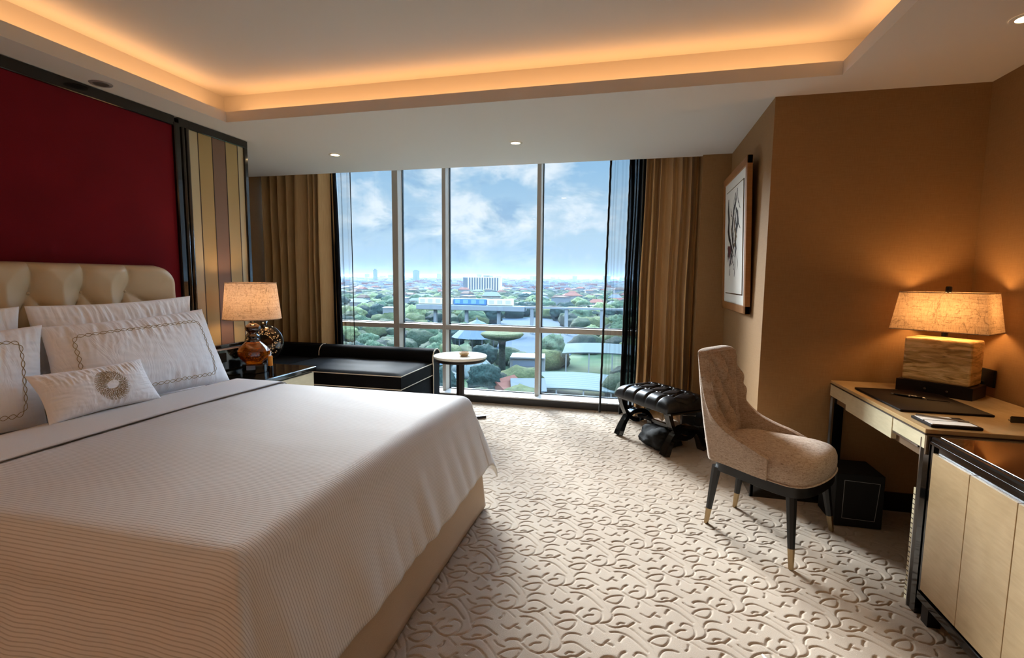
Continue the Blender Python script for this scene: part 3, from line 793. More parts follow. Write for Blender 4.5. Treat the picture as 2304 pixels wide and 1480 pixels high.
# box, candle, beaded ring vase, white ball on the nightstand
o = thing('candle', 'orange candle in a black holder beside the amber glass lamp', 'candle', (-2.675, 3.215, .62))
MB().lathe([(.018, .62), (.018, .665)], -2.675, 3.215, 20).build('holder', M['black'], o)
MB().lathe([(.0175, .665), (.0175, .735), (.015, .738)], -2.675, 3.215, 20).build('wax', M['candle'], o)
o = thing('ring_vase', 'round black vase with a ring of pearly flecks behind the amber lamp', 'vase', (-2.86, 3.38, .62))
ry, rx, rz_ = 3.38, -2.86, .795
dirx = Vector((.9, .43, 0)).normalized(); nr = Vector((.43, -.9, 0)).normalized()
def disc(R, T0, seg=40):
    mb = MB(); prof_ = [(0.001, T0), (R*.55, T0*.95), (R*.85, T0*.7), (R, T0*.1), (R, -T0*.1), (R*.85, -T0*.7), (R*.55, -T0*.95), (0.001, -T0)]
    V = []; F = []
    for r_, t_ in prof_:
        for k in range(seg):
            a = 2*PI*k/seg; V.append(Vector((rx, ry, rz_+.02))+dirx*r_*math.cos(a)+Vector((0, 0, 1))*r_*math.sin(a)+nr*t_)
    for i in range(len(prof_)-1):
        for k in range(seg): F.append((i*seg+k, i*seg+(k+1) % seg, (i+1)*seg+(k+1) % seg, (i+1)*seg+k))
    return mb.add(V, F)
disc(.145, .032).build('disc', M['black'], o, smooth=True)
MB().box(rx-.035, rx+.035, ry-.03, ry+.03, .62, .665, .004).build('foot', M['black'], o)
MB().lathe([(.03, .93), (.022, .955), (.03, .985)], rx, ry, 16).build('neck', M['black'], o, smooth=True)
mb = MB()
for k in range(34):
    for r_ in (.070, .086, .102, .118):
        a = 2*PI*(k+rr.uniform(-.35, .35)+(r_*50 % 1))/34; rj = r_+rr.uniform(-.004, .004)
        if rr.random() < .25: continue
        c = Vector((rx, ry, rz_+.02))+dirx*rj*math.cos(a)+Vector((0, 0, 1))*rj*math.sin(a)+nr*(.0305-.016*(rj/.145)**3)
        ra = (dirx*math.cos(a)+Vector((0, 0, 1))*math.sin(a))
        mb.tube([c-ra*.006, c+nr*.002, c+ra*.006], [.0015, .0055, .0015], 6)
mb.build('pearl_inlay', simple('pearl_inlay', 'CDB999', rough=.35), o)
o = MB().lathe([(.001, .703), (.022, .707), (.036, .72), (.042, .742), (.036, .764), (.022, .777), (.001, .781)], -2.765, 3.275, 24, False).build('decorative_ball', simple('white_dimpled', 'DCDCDA', rough=.5, bump=(170, .7, .004)), None, smooth=True)
MB().lathe([(.024, .6205), (.018, .63), (.012, .69), (.02, .703)], -2.765, 3.275, 16).build('stand', M['black'], o, smooth=True)
o.location.z += 0
tag(o, 'small white dimpled ball on a black stand beside the amber lamp', 'ornament')
# cable & phone
pts = [(-3.0, 2.98, .70), (-2.97, 3.0, .66), (-2.94, 2.97, .626), (-2.88, 3.02, .623), (-2.84, 2.99, .623), (-2.80, 3.05, .623)]
o = MB().tube(pts, .003, 6).build('charging_cable', M['blackmatte'], None, smooth=True); tag(o, 'thin black charging cable lying on the nightstand beside the pillows', 'cable')

# ---- sofa (daybed) in the corner
so = thing('sofa', 'black corner daybed with cream piping and rolled back under the window', 'sofa', (-2.9, 4.4, 0))
SX1 = -1.985
B(-4.17, SX1-.01, 4.03, 4.93, .02, .345, .01).build('base', M['navy_black'], so)
def cushion(x0, x1, y0, y1, z0, z1, pr=.02):
    nu, nv = 40, 24; V = []
    for j in range(nv):
        for i in range(nu):
            u, v = i/(nu-1), j/(nv-1); e = max(0, (1-abs(2*u-1)**8)*(1-abs(2*v-1)**8))**.3
            V.append((x0+(x1-x0)*u, y0+(y1-y0)*v, z1-.02+.028*e+.004*N3(u*5, v*5, 1)))
    n = len(V); V += [(x, y, z0) for x, y, z in V]
    F = grid_faces(nu, nv); F += [tuple(n+a for a in reversed(f)) for f in F]
    per = [i for i in range(nu)]+[j*nu+nu-1 for j in range(1, nv)]+[(nv-1)*nu+i for i in range(nu-2, -1, -1)]+[j*nu for j in range(nv-2, 0, -1)]
    F += [(per[k], n+per[k], n+per[(k+1) % len(per)], per[(k+1) % len(per)]) for k in range(len(per))]
    return V, F
V, F = cushion(-3.30, SX1, 4.0, 4.75, .345, .485)
cu1 = link('seat_cushion', V, F, M['navy_black'], so, True)
md = cu1.modifiers.new('b', 'EDGE_SPLIT'); md.split_angle = math.radians(50)
V, F = cushion(-4.04, -3.31, 3.6, 4.75, .345, .47)
cu2 = link('seat_cushion', V, F, M['navy_black'], so, True); md = cu2.modifiers.new('b', 'EDGE_SPLIT'); md.split_angle = math.radians(50)
def pl(pts, r=.005): return MB().tube(pts, r, 6)
mb = MB()
mb.tube([(-3.30, 3.998, .466), (SX1, 3.998, .466), (SX1+.001, 4.72, .470)], .0045, 6)
mb.tube([(-3.30, 3.998, .348), (SX1, 3.998, .348), (SX1+.001, 4.72, .350)], .0045, 6)
mb.sep('piping', M['piping'], cu1)
# rolled back (a profile swept along X)
prof_ = [(4.70, .02), (4.70, .45), (4.685, .50), (4.69, .55), (4.715, .59), (4.76, .612), (4.81, .61), (4.86, .585), (4.885, .54), (4.885, .46), (4.86, .38), (4.85, .02)]
def sweep(x0, x1):
    n = len(prof_); V = [(x0, y, z) for y, z in prof_]+[(x1, y, z) for y, z in prof_]
    F = [(i, i+1, n+i+1, n+i) for i in range(n-1)]+[tuple(range(n-1, -1, -1)), tuple(range(n, 2*n))]
    return MB().add(V, F)
bk = sweep(-3.28, SX1+.01).build('rolled_back', M['navy_black'], so, angle=40)
pp = [p_ for p_ in prof_]
MB().tube([(SX1+.013, y, z) for y, z in pp[:10]], .006, 6).tube([(-3.283, y, z) for y, z in pp[2:7]], .005, 6).sep('piping', M['piping'], bk)
MB().box(-4.17, -3.285, 4.72, 4.885, .02, .605, .02).build('side_back', M['navy_black'], so)
MB().box(-4.17, -4.05, 3.60, 4.90, .02, .60, .02).build('side_back', M['navy_black'], so)

# ---- side table with bowl
tx, ty = -1.575, 4.40
st_ = thing('side_table', 'round cream stone topped side table on a dark column by the window', 'table', (tx, ty, 0))
MB().lathe([(.236, .593), (.247, .600), (.251, .608), (.251, .616), (.247, .62)], tx, ty, 64).build('table_top', M['marble'], st_, angle=30)
MB().lathe([(.226, .566), (.238, .574), (.242, .593)], tx, ty, 64).build('under_rim', M['bronze'], st_, angle=30)
MB().lathe([(.04, .02), (.04, .566)], tx, ty, 8).build('column', M['bronze'], st_)
mb = MB()
for a in (.60, 2.17):
    c, s = math.cos(a), math.sin(a); hw = .022; L = .25
    mb.prism([(tx-c*L+s*hw, ty-s*L-c*hw), (tx+c*L+s*hw, ty+s*L-c*hw), (tx+c*L-s*hw, ty+s*L+c*hw), (tx-c*L-s*hw, ty-s*L+c*hw)], 0.002, .024)
mb.build('cross_base', M['bronze'], st_)
bo = MB().lathe([(.03, .621), (.04, .626), (.052, .655), (.047, .655), (.036, .634), (.001, .631)], tx+.045, ty-.02, 12, False).build('ashtray', simple('beige_stone_dish', 'C9A878', rough=.4), None, angle=30)
tag(bo, 'small beige bowl on the round side table', 'bowl')

# ================================================================== RIGHT SIDE
# ---- bench
bx, by_ = .225, 4.225; brz = math.atan2(-.78, .63)
be = thing('bench', 'black tufted leather bench on crossed curved legs near the right curtain', 'bench', (bx, by_, 0), brz)
def bench_seat():
    nu, nv = 110, 70; L, Wd = .665, .44; V = []
    for j in range(nv):
        for i in range(nu):
            u, v = i/(nu-1)*2-1, j/(nv-1)*2-1
            x, y = u*L/2, v*Wd/2
            e = max(0, 1-abs(u)**7)*max(0, 1-abs(v)**5); rise = e**.35
            cw = L/5; q = (x/cw)+.5
            din = .5*Wd-abs(y)
            cre = abs((q % 1)-.5)*2                      # 1 at cell centre border
            pl_ = 1-math.exp(-((1-cre)/.16)**2)
            rowd = min(abs(y-.075), abs(y+.075)); inner = abs(y) < .11
            a = abs(((x/cw+.5)+(y/.15)*.5) % 1-.5)*2; b = abs(((x/cw+.5)-(y/.15)*.5) % 1-.5)*2
            dd_ = min(1-a, 1-b)
            pin = 1-math.exp(-(dd_/.18)**2)
            k = pin if inner else pl_
            bx_ = (round(x/cw-.5)+.5)*cw; bd = math.hypot(x-bx_, rowd)
            z = .352+rise*(.075+.028*k-.014*math.exp(-(bd/.02)**2))
            ed = (1-rise)*.0
            V.append((x*(1-.012*(1-rise)), y, z))
    n = len(V); V += [(x*.985, y*.975, .338) for x, y, z in V]
    F = grid_faces(nu, nv); F += [tuple(n+a for a in reversed(f)) for f in F]
    per = [i for i in range(nu)]+[j*nu+nu-1 for j in range(1, nv)]+[(nv-1)*nu+i for i in range(nu-2, -1, -1)]+[j*nu for j in range(nv-2, 0, -1)]
    F += [(per[k], n+per[k], n+per[(k+1) % len(per)], per[(k+1) % len(per)]) for k in range(len(per))]
    link('seat', V, F, M['black_leather'], be, True, local=True)
bench_seat()
B(-.33, .33, -.19, .19, .325, .338).build('apron', M['black'], be, local=True)
def arcframe(x, up):
    # a bowed bar: rectangular section swept along an arc in the y-z plane
    n = 28; V = []; hw, th = .028, .019
    for k in range(n):
        t_ = k/(n-1)*2-1
        y = .175*t_ if up else .195*t_
        z = (.125+.205*abs(t_)**2.3) if up else (.205-.20*abs(t_)**2.6)
        y += (.012*math.sin(PI*abs(t_))*(1 if t_ > 0 else -1)) if up else 0
        t2 = t_+.02; y2 = (.175 if up else .195)*t2; z2 = (.125+.205*abs(t2)**2.3) if up else (.205-.20*abs(t2)**2.6)
        d = Vector((0, y2-y, z2-z)).normalized(); nn_ = Vector((0, -d.z, d.y)); f_ = 1.0 if up else 1+.25*sstep(.7, 1, abs(t_))
        for sx, sn in ((-1, -1), (1, -1), (1, 1), (-1, 1)):
            p_ = Vector((x, y, z))+Vector((1, 0, 0))*sx*hw*f_+nn_*sn*th*f_
            V.append((p_.x, p_.y, max(p_.z, .001)))
    F = [(i*4+a, i*4+(a+1) % 4, i*4+4+(a+1) % 4, i*4+4+a) for i in range(n-1) for a in range(4)]+[(3, 2, 1, 0), (n*4-4, n*4-3, n*4-2, n*4-1)]
    return MB().add(V, F)
for sx in (-.285, .285):
    arcframe(sx, True).build('upper_arc', M['black'], be, local=True); arcframe(sx, False).build('lower_arc', M['black'], be, local=True)
B(-.26, .26, -.014, .014, .155, .178).build('stretcher', M['black'], be, local=True)
# dark bag under the bench, dark case behind
def blob(name, cx, cy, rx_, ry_, rz, zc, m, seed, label, cat):
    nu, nv = 48, 24; V = []
    for j in range(nv):
        ph_ = PI*j/(nv-1)
        for i in range(nu):
            a = 2*PI*i/nu
            d = Vector((math.sin(ph_)*math.cos(a), math.sin(ph_)*math.sin(a), math.cos(ph_)))
            r_ = 1+.22*N3(d.x*2+seed, d.y*2, d.z*2)+.16*abs(N3(d.x*4+seed, d.y*6, d.z*5))
            V.append((cx+d.x*rx_*r_, cy+d.y*ry_*r_, max(.002, zc+d.z*rz*r_)))
    F = grid_faces(nu, nv, True)
    o = link(name, V, F, m, None, True); tag(o, label, cat); return o
o = blob('soft_bag', .235, 4.215, .165, .24, .085, .055, M['blackmatte'], 3, 'crumpled black soft bag on the carpet under the bench', 'bag')
bc = thing('storage_case', 'upright black case with metal edge strips on the carpet behind the bench', 'case', (.58, 4.52, 0))
B(.42, .70, 4.42, 4.60, .002, .225, .01).build('body', M['blacksatin'], bc)
MB().box(.425, .695, 4.414, 4.42, .19, .196).box(.425, .695, 4.414, 4.42, .10, .104).sep('edge_strip', M['steel'], bc)

# ---- picture
pc = thing('framed_picture', 'oak framed abstract ink picture hanging on the tan side wall above the chair', 'picture', (.735, 4.06, 1.115))
pc.rotation_euler = (0, 0, 0)
PY0, PY1, PZ0, PZ1 = 3.60, 4.525, 1.115, 2.15
def lean(mb): # top stands off the wall by a few cm, as a hung picture does
    mb.v = [(x-.036*(z-PZ0)/(PZ1-PZ0), y, z) for x, y, z in mb.v]; return mb
X0, X1 = .708, .742; fw = .055
fr = MB().box(X0, X1, PY0, PY1, PZ1-fw, PZ1, .003).box(X0, X1, PY0, PY1, PZ0, PZ0+fw, .003).box(X0, X1, PY0, PY0+fw, PZ0, PZ1, .003).box(X0, X1, PY1-fw, PY1, PZ0, PZ1, .003)
lean(fr).build('frame', M['oak'], pc)
lean(MB().box(X0+.010, X0+.016, PY0+fw-.004, PY1-fw+.004, PZ0+fw-.004, PZ1-fw+.004)).build('mat_board', M['matboard'], pc)
iy0, iy1, iz0, iz1 = PY0+.14, PY1-.14, PZ0+.13, PZ1-.13
lean(MB().box(X0+.007, X0+.0095, iy0-.008, iy1+.008, iz0-.008, iz1+.008)).build('inner_fillet', M['black'], pc)
art = lean(MB().box(X0+.004, X0+.0075, iy0, iy1, iz0, iz1)).build('artwork', M['matboard'], pc)
def ink(strokes, mm):
    mb = MB(); wy, wz = iy1-iy0, iz1-iz0
    for rad, pl_ in strokes:
        # drawn in the unit square: u runs from the window side to the room side
        P2 = [(iy1-u*wy, iz0+v*wz) for u, v in pl_]; n = len(P2); L = []; R_ = []
        for k, (y, z) in enumerate(P2):
            a = P2[max(0, k-1)]; b = P2[min(n-1, k+1)]; ty, tz = b[0]-a[0], b[1]-a[1]; l = math.hypot(ty, tz)+1e-9
            w_ = rad*(.25+math.sin(PI*(k+.35)/(n))); w_ *= 1+.4*N3(y*40, z*40)
            L.append((X0+.0036, y-tz/l*w_, z+ty/l*w_)); R_.append((X0+.0036, y+tz/l*w_, z-ty/l*w_))
        V = L+R_; F = [(q, q+1, n+q+1, n+q) for q in range(n-1)]; mb.add(V, F)
    lean(mb).build('ink_stroke', mm, art)
rk = random.Random(8)
def walk(u, v, du, dv, n, j):
    o_ = [(u, v)]
    for k in range(n): u += du+rk.uniform(-j, j); v += dv+rk.uniform(-j, j)*.5; o_.append((min(.96, max(.04, u)), min(.97, max(.03, v))))
    return o_
ink([(.030, [(.16, .93), (.15, .82), (.20, .72), (.17, .62), (.22, .55), (.30, .50)]), (.018, [(.70, .97), (.62, .86), (.50, .80), (.44, .70), (.40, .58), (.46, .48), (.55, .42)]),
     (.024, [(.62, .80), (.72, .74), (.74, .66), (.64, .58), (.60, .50), (.66, .42), (.60, .34)]), (.010, [(.60, .36), (.62, .26), (.58, .16)]), (.020, [(.24, .55), (.34, .46), (.44, .40), (.36, .33), (.30, .27)]),
     (.012, [(.30, .24), (.28, .17)])]+[(rk.uniform(.003, .009), walk(rk.uniform(.15, .75), rk.uniform(.3, .95), rk.uniform(-.02, .02), -.025, 6, .03)) for _ in range(26)], simple('black_brown_ink', '1E1712', rough=.7))
ink([(.014, [(.50, .72), (.56, .62), (.62, .56), (.70, .52)]), (.012, [(.34, .66), (.40, .56), (.48, .50)]), (.016, [(.52, .46), (.60, .46), (.66, .52)])], simple('ochre_ink', '7A6238', rough=.7))
ink([(.030, [(.14, .46), (.20, .42), (.28, .41), (.34, .44)]), (.018, [(.16, .38), (.24, .36), (.30, .38)])], simple('dark_red_ink', '5C1A16', rough=.7))

# ---- desk
DX0 = 1.137; DY0, DY1 = 2.28, 3.30
dk = thing('writing_desk', 'writing desk with golden veneer top and parchment drawer fronts by the tan wall', 'desk', (1.46, 2.8, 0))
B(DX0, 1.785, DY0, DY1-.016, .742, .760, .002).build('desk_top', M['desktop'], dk)
MB().box(DX0-.003, 1.785, DY0-.003, DY1-.016, .7375, .742).build('edge_line', M['stripe_line'], dk)
B(DX0+.001, DX0+.10, 3.052, DY1-.016, .670, .737).build('front_panel', M['parchment'], dk)
B(DX0-.001, DX0+.40, 2.542, 3.048, .640, .737, .001).build('drawer', M['parchment'], dk)
B(DX0+.001, DX0+.40, DY0+.002, 2.538, .680, .737, .001).build('drawer', M['parchment'], dk)
MB().box(DX0+.03, DX0+.40, 2.31, 2.53, .628, .634).box(DX0-.001, DX0+.006, DY0+.045, 2.53, .672, .679).build('open_shelf', M['steel'], dk)
B(DX0+.02, 1.78, DY0+.005, DY1-.02, .633, .672).build('apron', simple('brown_apron', '6E553A', rough=.5), dk)
for (y0, y1) in ((3.225, 3.275), (2.255, 2.31)):
    lg = B(DX0+.006, DX0+.056, y0, y1, .0, .67 if y0 > 3 else .735).build('leg', M['black'], dk)
    MB().box(DX0, DX0+.006, y1-.006, y1, 0, .66 if y0 > 3 else .72).build('metal_edge', M['steel'], lg)
B(1.735, 1.785, 2.30, 2.35, 0, .66).build('leg', M['black'], dk)
# dull bronze end panel facing the cabinet
B(DX0+.0, 1.785, DY0-.012, DY0-.003, .66, .737).build('end_panel', simple('bronze_panel', '7A6650', rough=.35, metal=.4), dk)
o = thing('slatted_panel', 'narrow pale slatted panel standing on the carpet behind the near desk leg', 'panel', (1.18, 2.34, 0))
B(1.155, 1.30, 2.322, 2.362, .002, .49).build('body', M['parchment'], o)
mb = MB()
for k in range(22): mb.box(1.1535, 1.156, 2.325, 2.360, .02+.021*k, .0235+.021*k)
mb.build('slat_line', M['stripe_line'], o)

# desk lamp in the corner, turned a little
la = thing('desk_lamp', 'desk lamp with carved golden block base and wide rectangular shade on the desk corner', 'lamp', (1.57, 3.06, .76), 0)
ux = Vector((.243, -.222, 0)).normalized(); uy = Vector((.30, .32, 0)).normalized()   # long side, depth
ux = Vector((.719, -.695, 0)); uy = Vector((.695, .719, 0))
cx_, cy_ = 1.56, 3.075
def obox(name, hx, hy, z0, z1, m, hx2=None, hy2=None, b=0, par=la, sub=1, cc=(1.57, 3.062)):
    hx2 = hx2 or hx; hy2 = hy2 or hy; V = []
    for z, a, c in ((z0, hx, hy), (z1, hx2, hy2)):
        for sx, sy_ in ((-1, -1), (1, -1), (1, 1), (-1, 1)):
            p_ = Vector((cc[0], cc[1], z))+ux*a*sx+uy*c*sy_; V.append(tuple(p_))
    return MB().add(V, [(3, 2, 1, 0), (4, 5, 6, 7), (0, 1, 5, 4), (1, 2, 6, 5), (2, 3, 7, 6), (3, 0, 4, 7)])
obox('plinth', .160, .095, .761, .823, None).build('plinth', M['bronze'], la)
mb = MB()
for dx in (-.03, .06):
    c_ = Vector((1.57, 3.062, .79))+ux*dx-uy*.0955; mb.tube([c_, c_-uy*.004], .006, 10)
mb.sep('switch', M['steel'], la)
ob = obox('carved_body', .142, .085, .823, 1.05, None).build('carved_body', M['shell'], la)
md = ob.modifiers.new('bv', 'BEVEL'); md.width = .012; md.segments = 3
MB().lathe([(.014, 1.06), (.014, 1.09), (.02, 1.092), (.02, 1.10)], 1.57, 3.062, 12).build('neck', M['black'], la)
MB().tube([(1.57, 3.062, 1.09), (1.57, 3.062, 1.30)], .004, 8).build('stem', M['brass'], la)
MB().lathe([(.011, 1.285), (.014, 1.29), (.014, 1.315), (.011, 1.32)], 1.57, 3.062, 10).build('finial', M['black'], la)
def shell_shade():
    V = []; a0, c0, a1, c1 = .203, .122, .176, .102
    z0, z1 = 1.092, 1.288
    for z, a, c in ((z0, a0, c0), (z1, a1, c1)):
        for sx, sy_ in ((-1, -1), (1, -1), (1, 1), (-1, 1)): V.append(tuple(Vector((1.57, 3.062, z))+ux*a*sx+uy*c*sy_))
    o = link('lamp_shade', V, [(0, 1, 5, 4), (1, 2, 6, 5), (2, 3, 7, 6), (3, 0, 4, 7)], M['shade2'], la)
    MB().tube([V[k] for k in (0, 1, 2, 3)], .003, 6, closed=True).tube([V[k] for k in (4, 5, 6, 7)], .003, 6, closed=True).sep('shade_rim', M['shade2'], la)
shell_shade()
MB().lathe([(.001, 1.13), (.02, 1.14), (.03, 1.17), (.028, 1.195), (.001, 1.215)], 1.57, 3.062, 16, False).build('bulb', simple('desk_bulb', 'FFE0B0', emit='FFB060', estr=6), la, smooth=True)
for dx in (-.09, .09):
    p_ = Vector((1.57, 3.062, 1.20))+ux*dx*.8; lamp('desk_lamp_light', 'POINT', p_, 2.1, (1.0, .56, .22), .035)
# wall socket with plug
o = thing('wall_socket', 'black square wall socket with plug beside the desk lamp', 'socket', (1.795, 3.08, .85))
B(1.788, 1.799, 3.035, 3.135, .805, .895, .002).build('plate', M['blackmatte'], o)
B(1.76, 1.788, 3.10, 3.13, .80, .83, .003).build('plug', M['blackmatte'], o)
MB().tube([(1.765, 3.12, .80), (1.762, 3.13, .77), (1.74, 3.12, .764)], .004, 6).build('cord', M['blackmatte'], o)
# desk items
o = B(1.172, 1.53, 2.562, 3.05, .7605, .770, .003).build('desk_blotter', M['desk_leather']); tag(o, 'large dark brown leather blotter lying on the desk', 'blotter')
o = thing('pen', 'black ballpoint pen with silver rings lying on the leather blotter', 'pen', (1.33, 2.86, .77))
a, b = Vector((1.28, 2.90, .7762)), Vector((1.39, 2.815, .7762)); d = (b-a)
MB().tube([a+d*.08, a+d*.2, a+d*.55, a+d*.92], [.004, .0055, .0058, .0045], 10).build('barrel', M['black'], o, smooth=True)
MB().tube([a, a+d*.08], [.002, .004], 8).tube([a+d*.53, a+d*.57], .0062, 10).tube([a+d*.92, b], [.0045, .003], 8).sep('silver_ring', M['steel'], o)
o = MB().tube([(1.395, 2.812, .7715), (1.43, 2.80, .7715), (1.478, 2.785, .7715)], .0015, 5).build('ribbon_marker', M['blackmatte'], None); tag(o, 'thin dark ribbon lying on the blotter beyond the pen', 'ribbon')
o = thing('note_tray', 'black leather tray holding white note paper at the desk front corner', 'tray', (1.255, 2.385, .76))
B(1.168, 1.345, 2.308, 2.462, .7605, .7715, .002).build('tray', M['desk_leather'], o)
o2 = thing('note_paper', 'white note sheets lying in the black leather desk tray', 'note paper', (1.24, 2.39, .772))
B(1.176, 1.33, 2.318, 2.374, .7718, .7745).build('sheet', M['paperwhite'], o2); B(1.176, 1.30, 2.385, 2.45, .7718, .774).build('sheet', M['paperwhite'], o2)
o = MB().tube([(1.18, 2.452, .778), (1.33, 2.372, .778)], .0035, 6).build('pencil', simple('grey_pencil', '8A7A66', rough=.5), None); tag(o, 'slim grey-brown pencil across the white note sheets', 'pencil')
o = thing('eyeglasses', 'folded dark rimmed glasses at the right edge of the desk', 'glasses', (1.58, 2.46, .762))
MB().box(1.525, 1.66, 2.462, 2.470, .764, .792, .003).build('rim', M['black'], o)
MB().tube([(1.53, 2.47, .785), (1.56, 2.50, .779), (1.66, 2.515, .770)], .004, 6).tube([(1.655, 2.47, .785), (1.62, 2.49, .779), (1.54, 2.50, .768)], .004, 6).sep('temple', M['brass'], o)

# ---- cabinet (minibar / console) nearest the camera at right
cb = thing('cabinet', 'low cabinet with parchment doors, black lacquer frame and glossy red-brown top at right', 'cabinet', (1.46, 1.7, 0))
CY0, CY1 = 1.12, 2.235
mb = MB().box(DX0+.012, 1.78, CY0, CY1, .10, .715)
mb.build('body', M['black'], cb)
MB().box(DX0-.002, 1.78, CY0, CY1+.002, .712, .745, .006).build('top_rim', M['black'], cb)
MB().box(DX0+.022, 1.76, CY0, CY1-.025, .745, .7475).build('top_inlay', M['mahogany'], cb)
MB().tube([(DX0+.02, CY0, .7475), (DX0+.02, CY1-.022, .7475), (1.765, CY1-.022, .7475)], .0012, 6).build('inlay_line', M['steel'], cb)
MB().box(DX0-.0035, DX0-.001, CY0, CY1, .714, .724).box(DX0-.002, DX0+.03, CY0, CY1, .080, .115, .003).sep('bottom_rail', M['black'], cb)
MB().box(DX0+.003, DX0+.012, CY1-.014, CY1, .10, .715).build('corner_post', M['black'], cb)
ys_ = [2.219, 1.994, 1.769, 1.544, 1.319, 1.13]
for a, b in zip(ys_[:-1], ys_[1:]): B(DX0-.001, DX0+.012, b+.0015, a-.0015, .126, .683, .001).build('door', M['parchwarm'], cb)
for (x0, y0) in ((DX0+.01, CY1-.065), (1.72, CY1-.065), (DX0+.01, CY0+.02)):
    B(x0, x0+.045, y0, y0+.045, 0, .10).build('foot', M['bronze'], cb)

# ---- box with outlined front under the desk
wb = thing('waste_bin', 'black box bin with a thin white rectangle outline under the desk', 'bin', (1.22, 3.09, 0))
B(1.10, 1.335, 3.0, 3.24, .002, .30, .004).build('body', M['blackmatte'], wb)
mb = MB(); q = [(1.14, .048), (1.298, .045), (1.312, .256), (1.142, .262)]
for (a, b) in zip(q, q[1:]+q[:1]): mb.tube([(a[0], 2.999, a[1]), (b[0], 2.999, b[1])], .0013, 5)
mb.build('outline', simple('white_line', '8A8A88', rough=.6), wb)
o = MB().tube([(.484, 1.842, .006), (.495, 1.80, .012), (.50, 1.74, .010)], [.003, .005, .005], 8).build('cable_end', M['paperwhite'], None, smooth=True); tag(o, 'tip of a white cable on the carpet at the bottom edge of the photo', 'cable')

# ---- dining/desk chair
chx, chy = .711, 2.83; crz = math.atan2(-.58, .81)
ch = thing('desk_chair', 'beige boucle tufted desk chair with tapered black legs and brass tips', 'chair', (chx, chy, 0), crz)
LOC = dict(local=True)
def outline(n=72, f0=-.235, f1=.275, wb_=.195, wf=.255, rc=.11):
    # seat plan: narrower back with round corners, wider front with softly rounded corners
    pts = []
    def cub(a, b, c, d, k):
        for i in range(k):
            t_ = i/k; pts.append(tuple((1-t_)**3*a[j]+3*(1-t_)**2*t_*b[j]+3*(1-t_)*t_*t_*c[j]+t_**3*d[j] for j in (0, 1)))
    cub((f0, 0), (f0, -.10), (f0, -wb_), (f0+.12, -wb_-.005), 16)
    cub((f0+.12, -wb_-.005), (f0+.2, -wb_-.02), (f1-.2, -wf), (f1-.10, -wf), 12)
    cub((f1-.10, -wf), (f1-.01, -wf), (f1+.01, -wf+.10), (f1+.015, 0), 16)
    L = pts[:]; return L+[(x, -y) for x, y in reversed(L[1:])]+([] if True else [])
OL = outline()
def ring(sc, z, dz=None): return [(-.0+(x-.02)*sc+.02, y*sc, z if dz is None else z+dz(x, y)) for x, y in OL]
def loft(rings, capb=True, capt=True):
    n = len(rings[0]); V = [p_ for r_ in rings for p_ in r_]; F = []
    for j in range(len(rings)-1):
        for i in range(n): F.append((j*n+i, j*n+(i+1) % n, (j+1)*n+(i+1) % n, (j+1)*n+i))
    if capb: F.append(tuple(range(n-1, -1, -1)))
    if capt: F.append(tuple((len(rings)-1)*n+i for i in range(n)))
    return MB().add(V, F)
loft([ring(.93, .322), ring(.985, .328), ring(.985, .378)]).build('seat_rail', M['blacksatin'], ch, angle=35, **LOC)
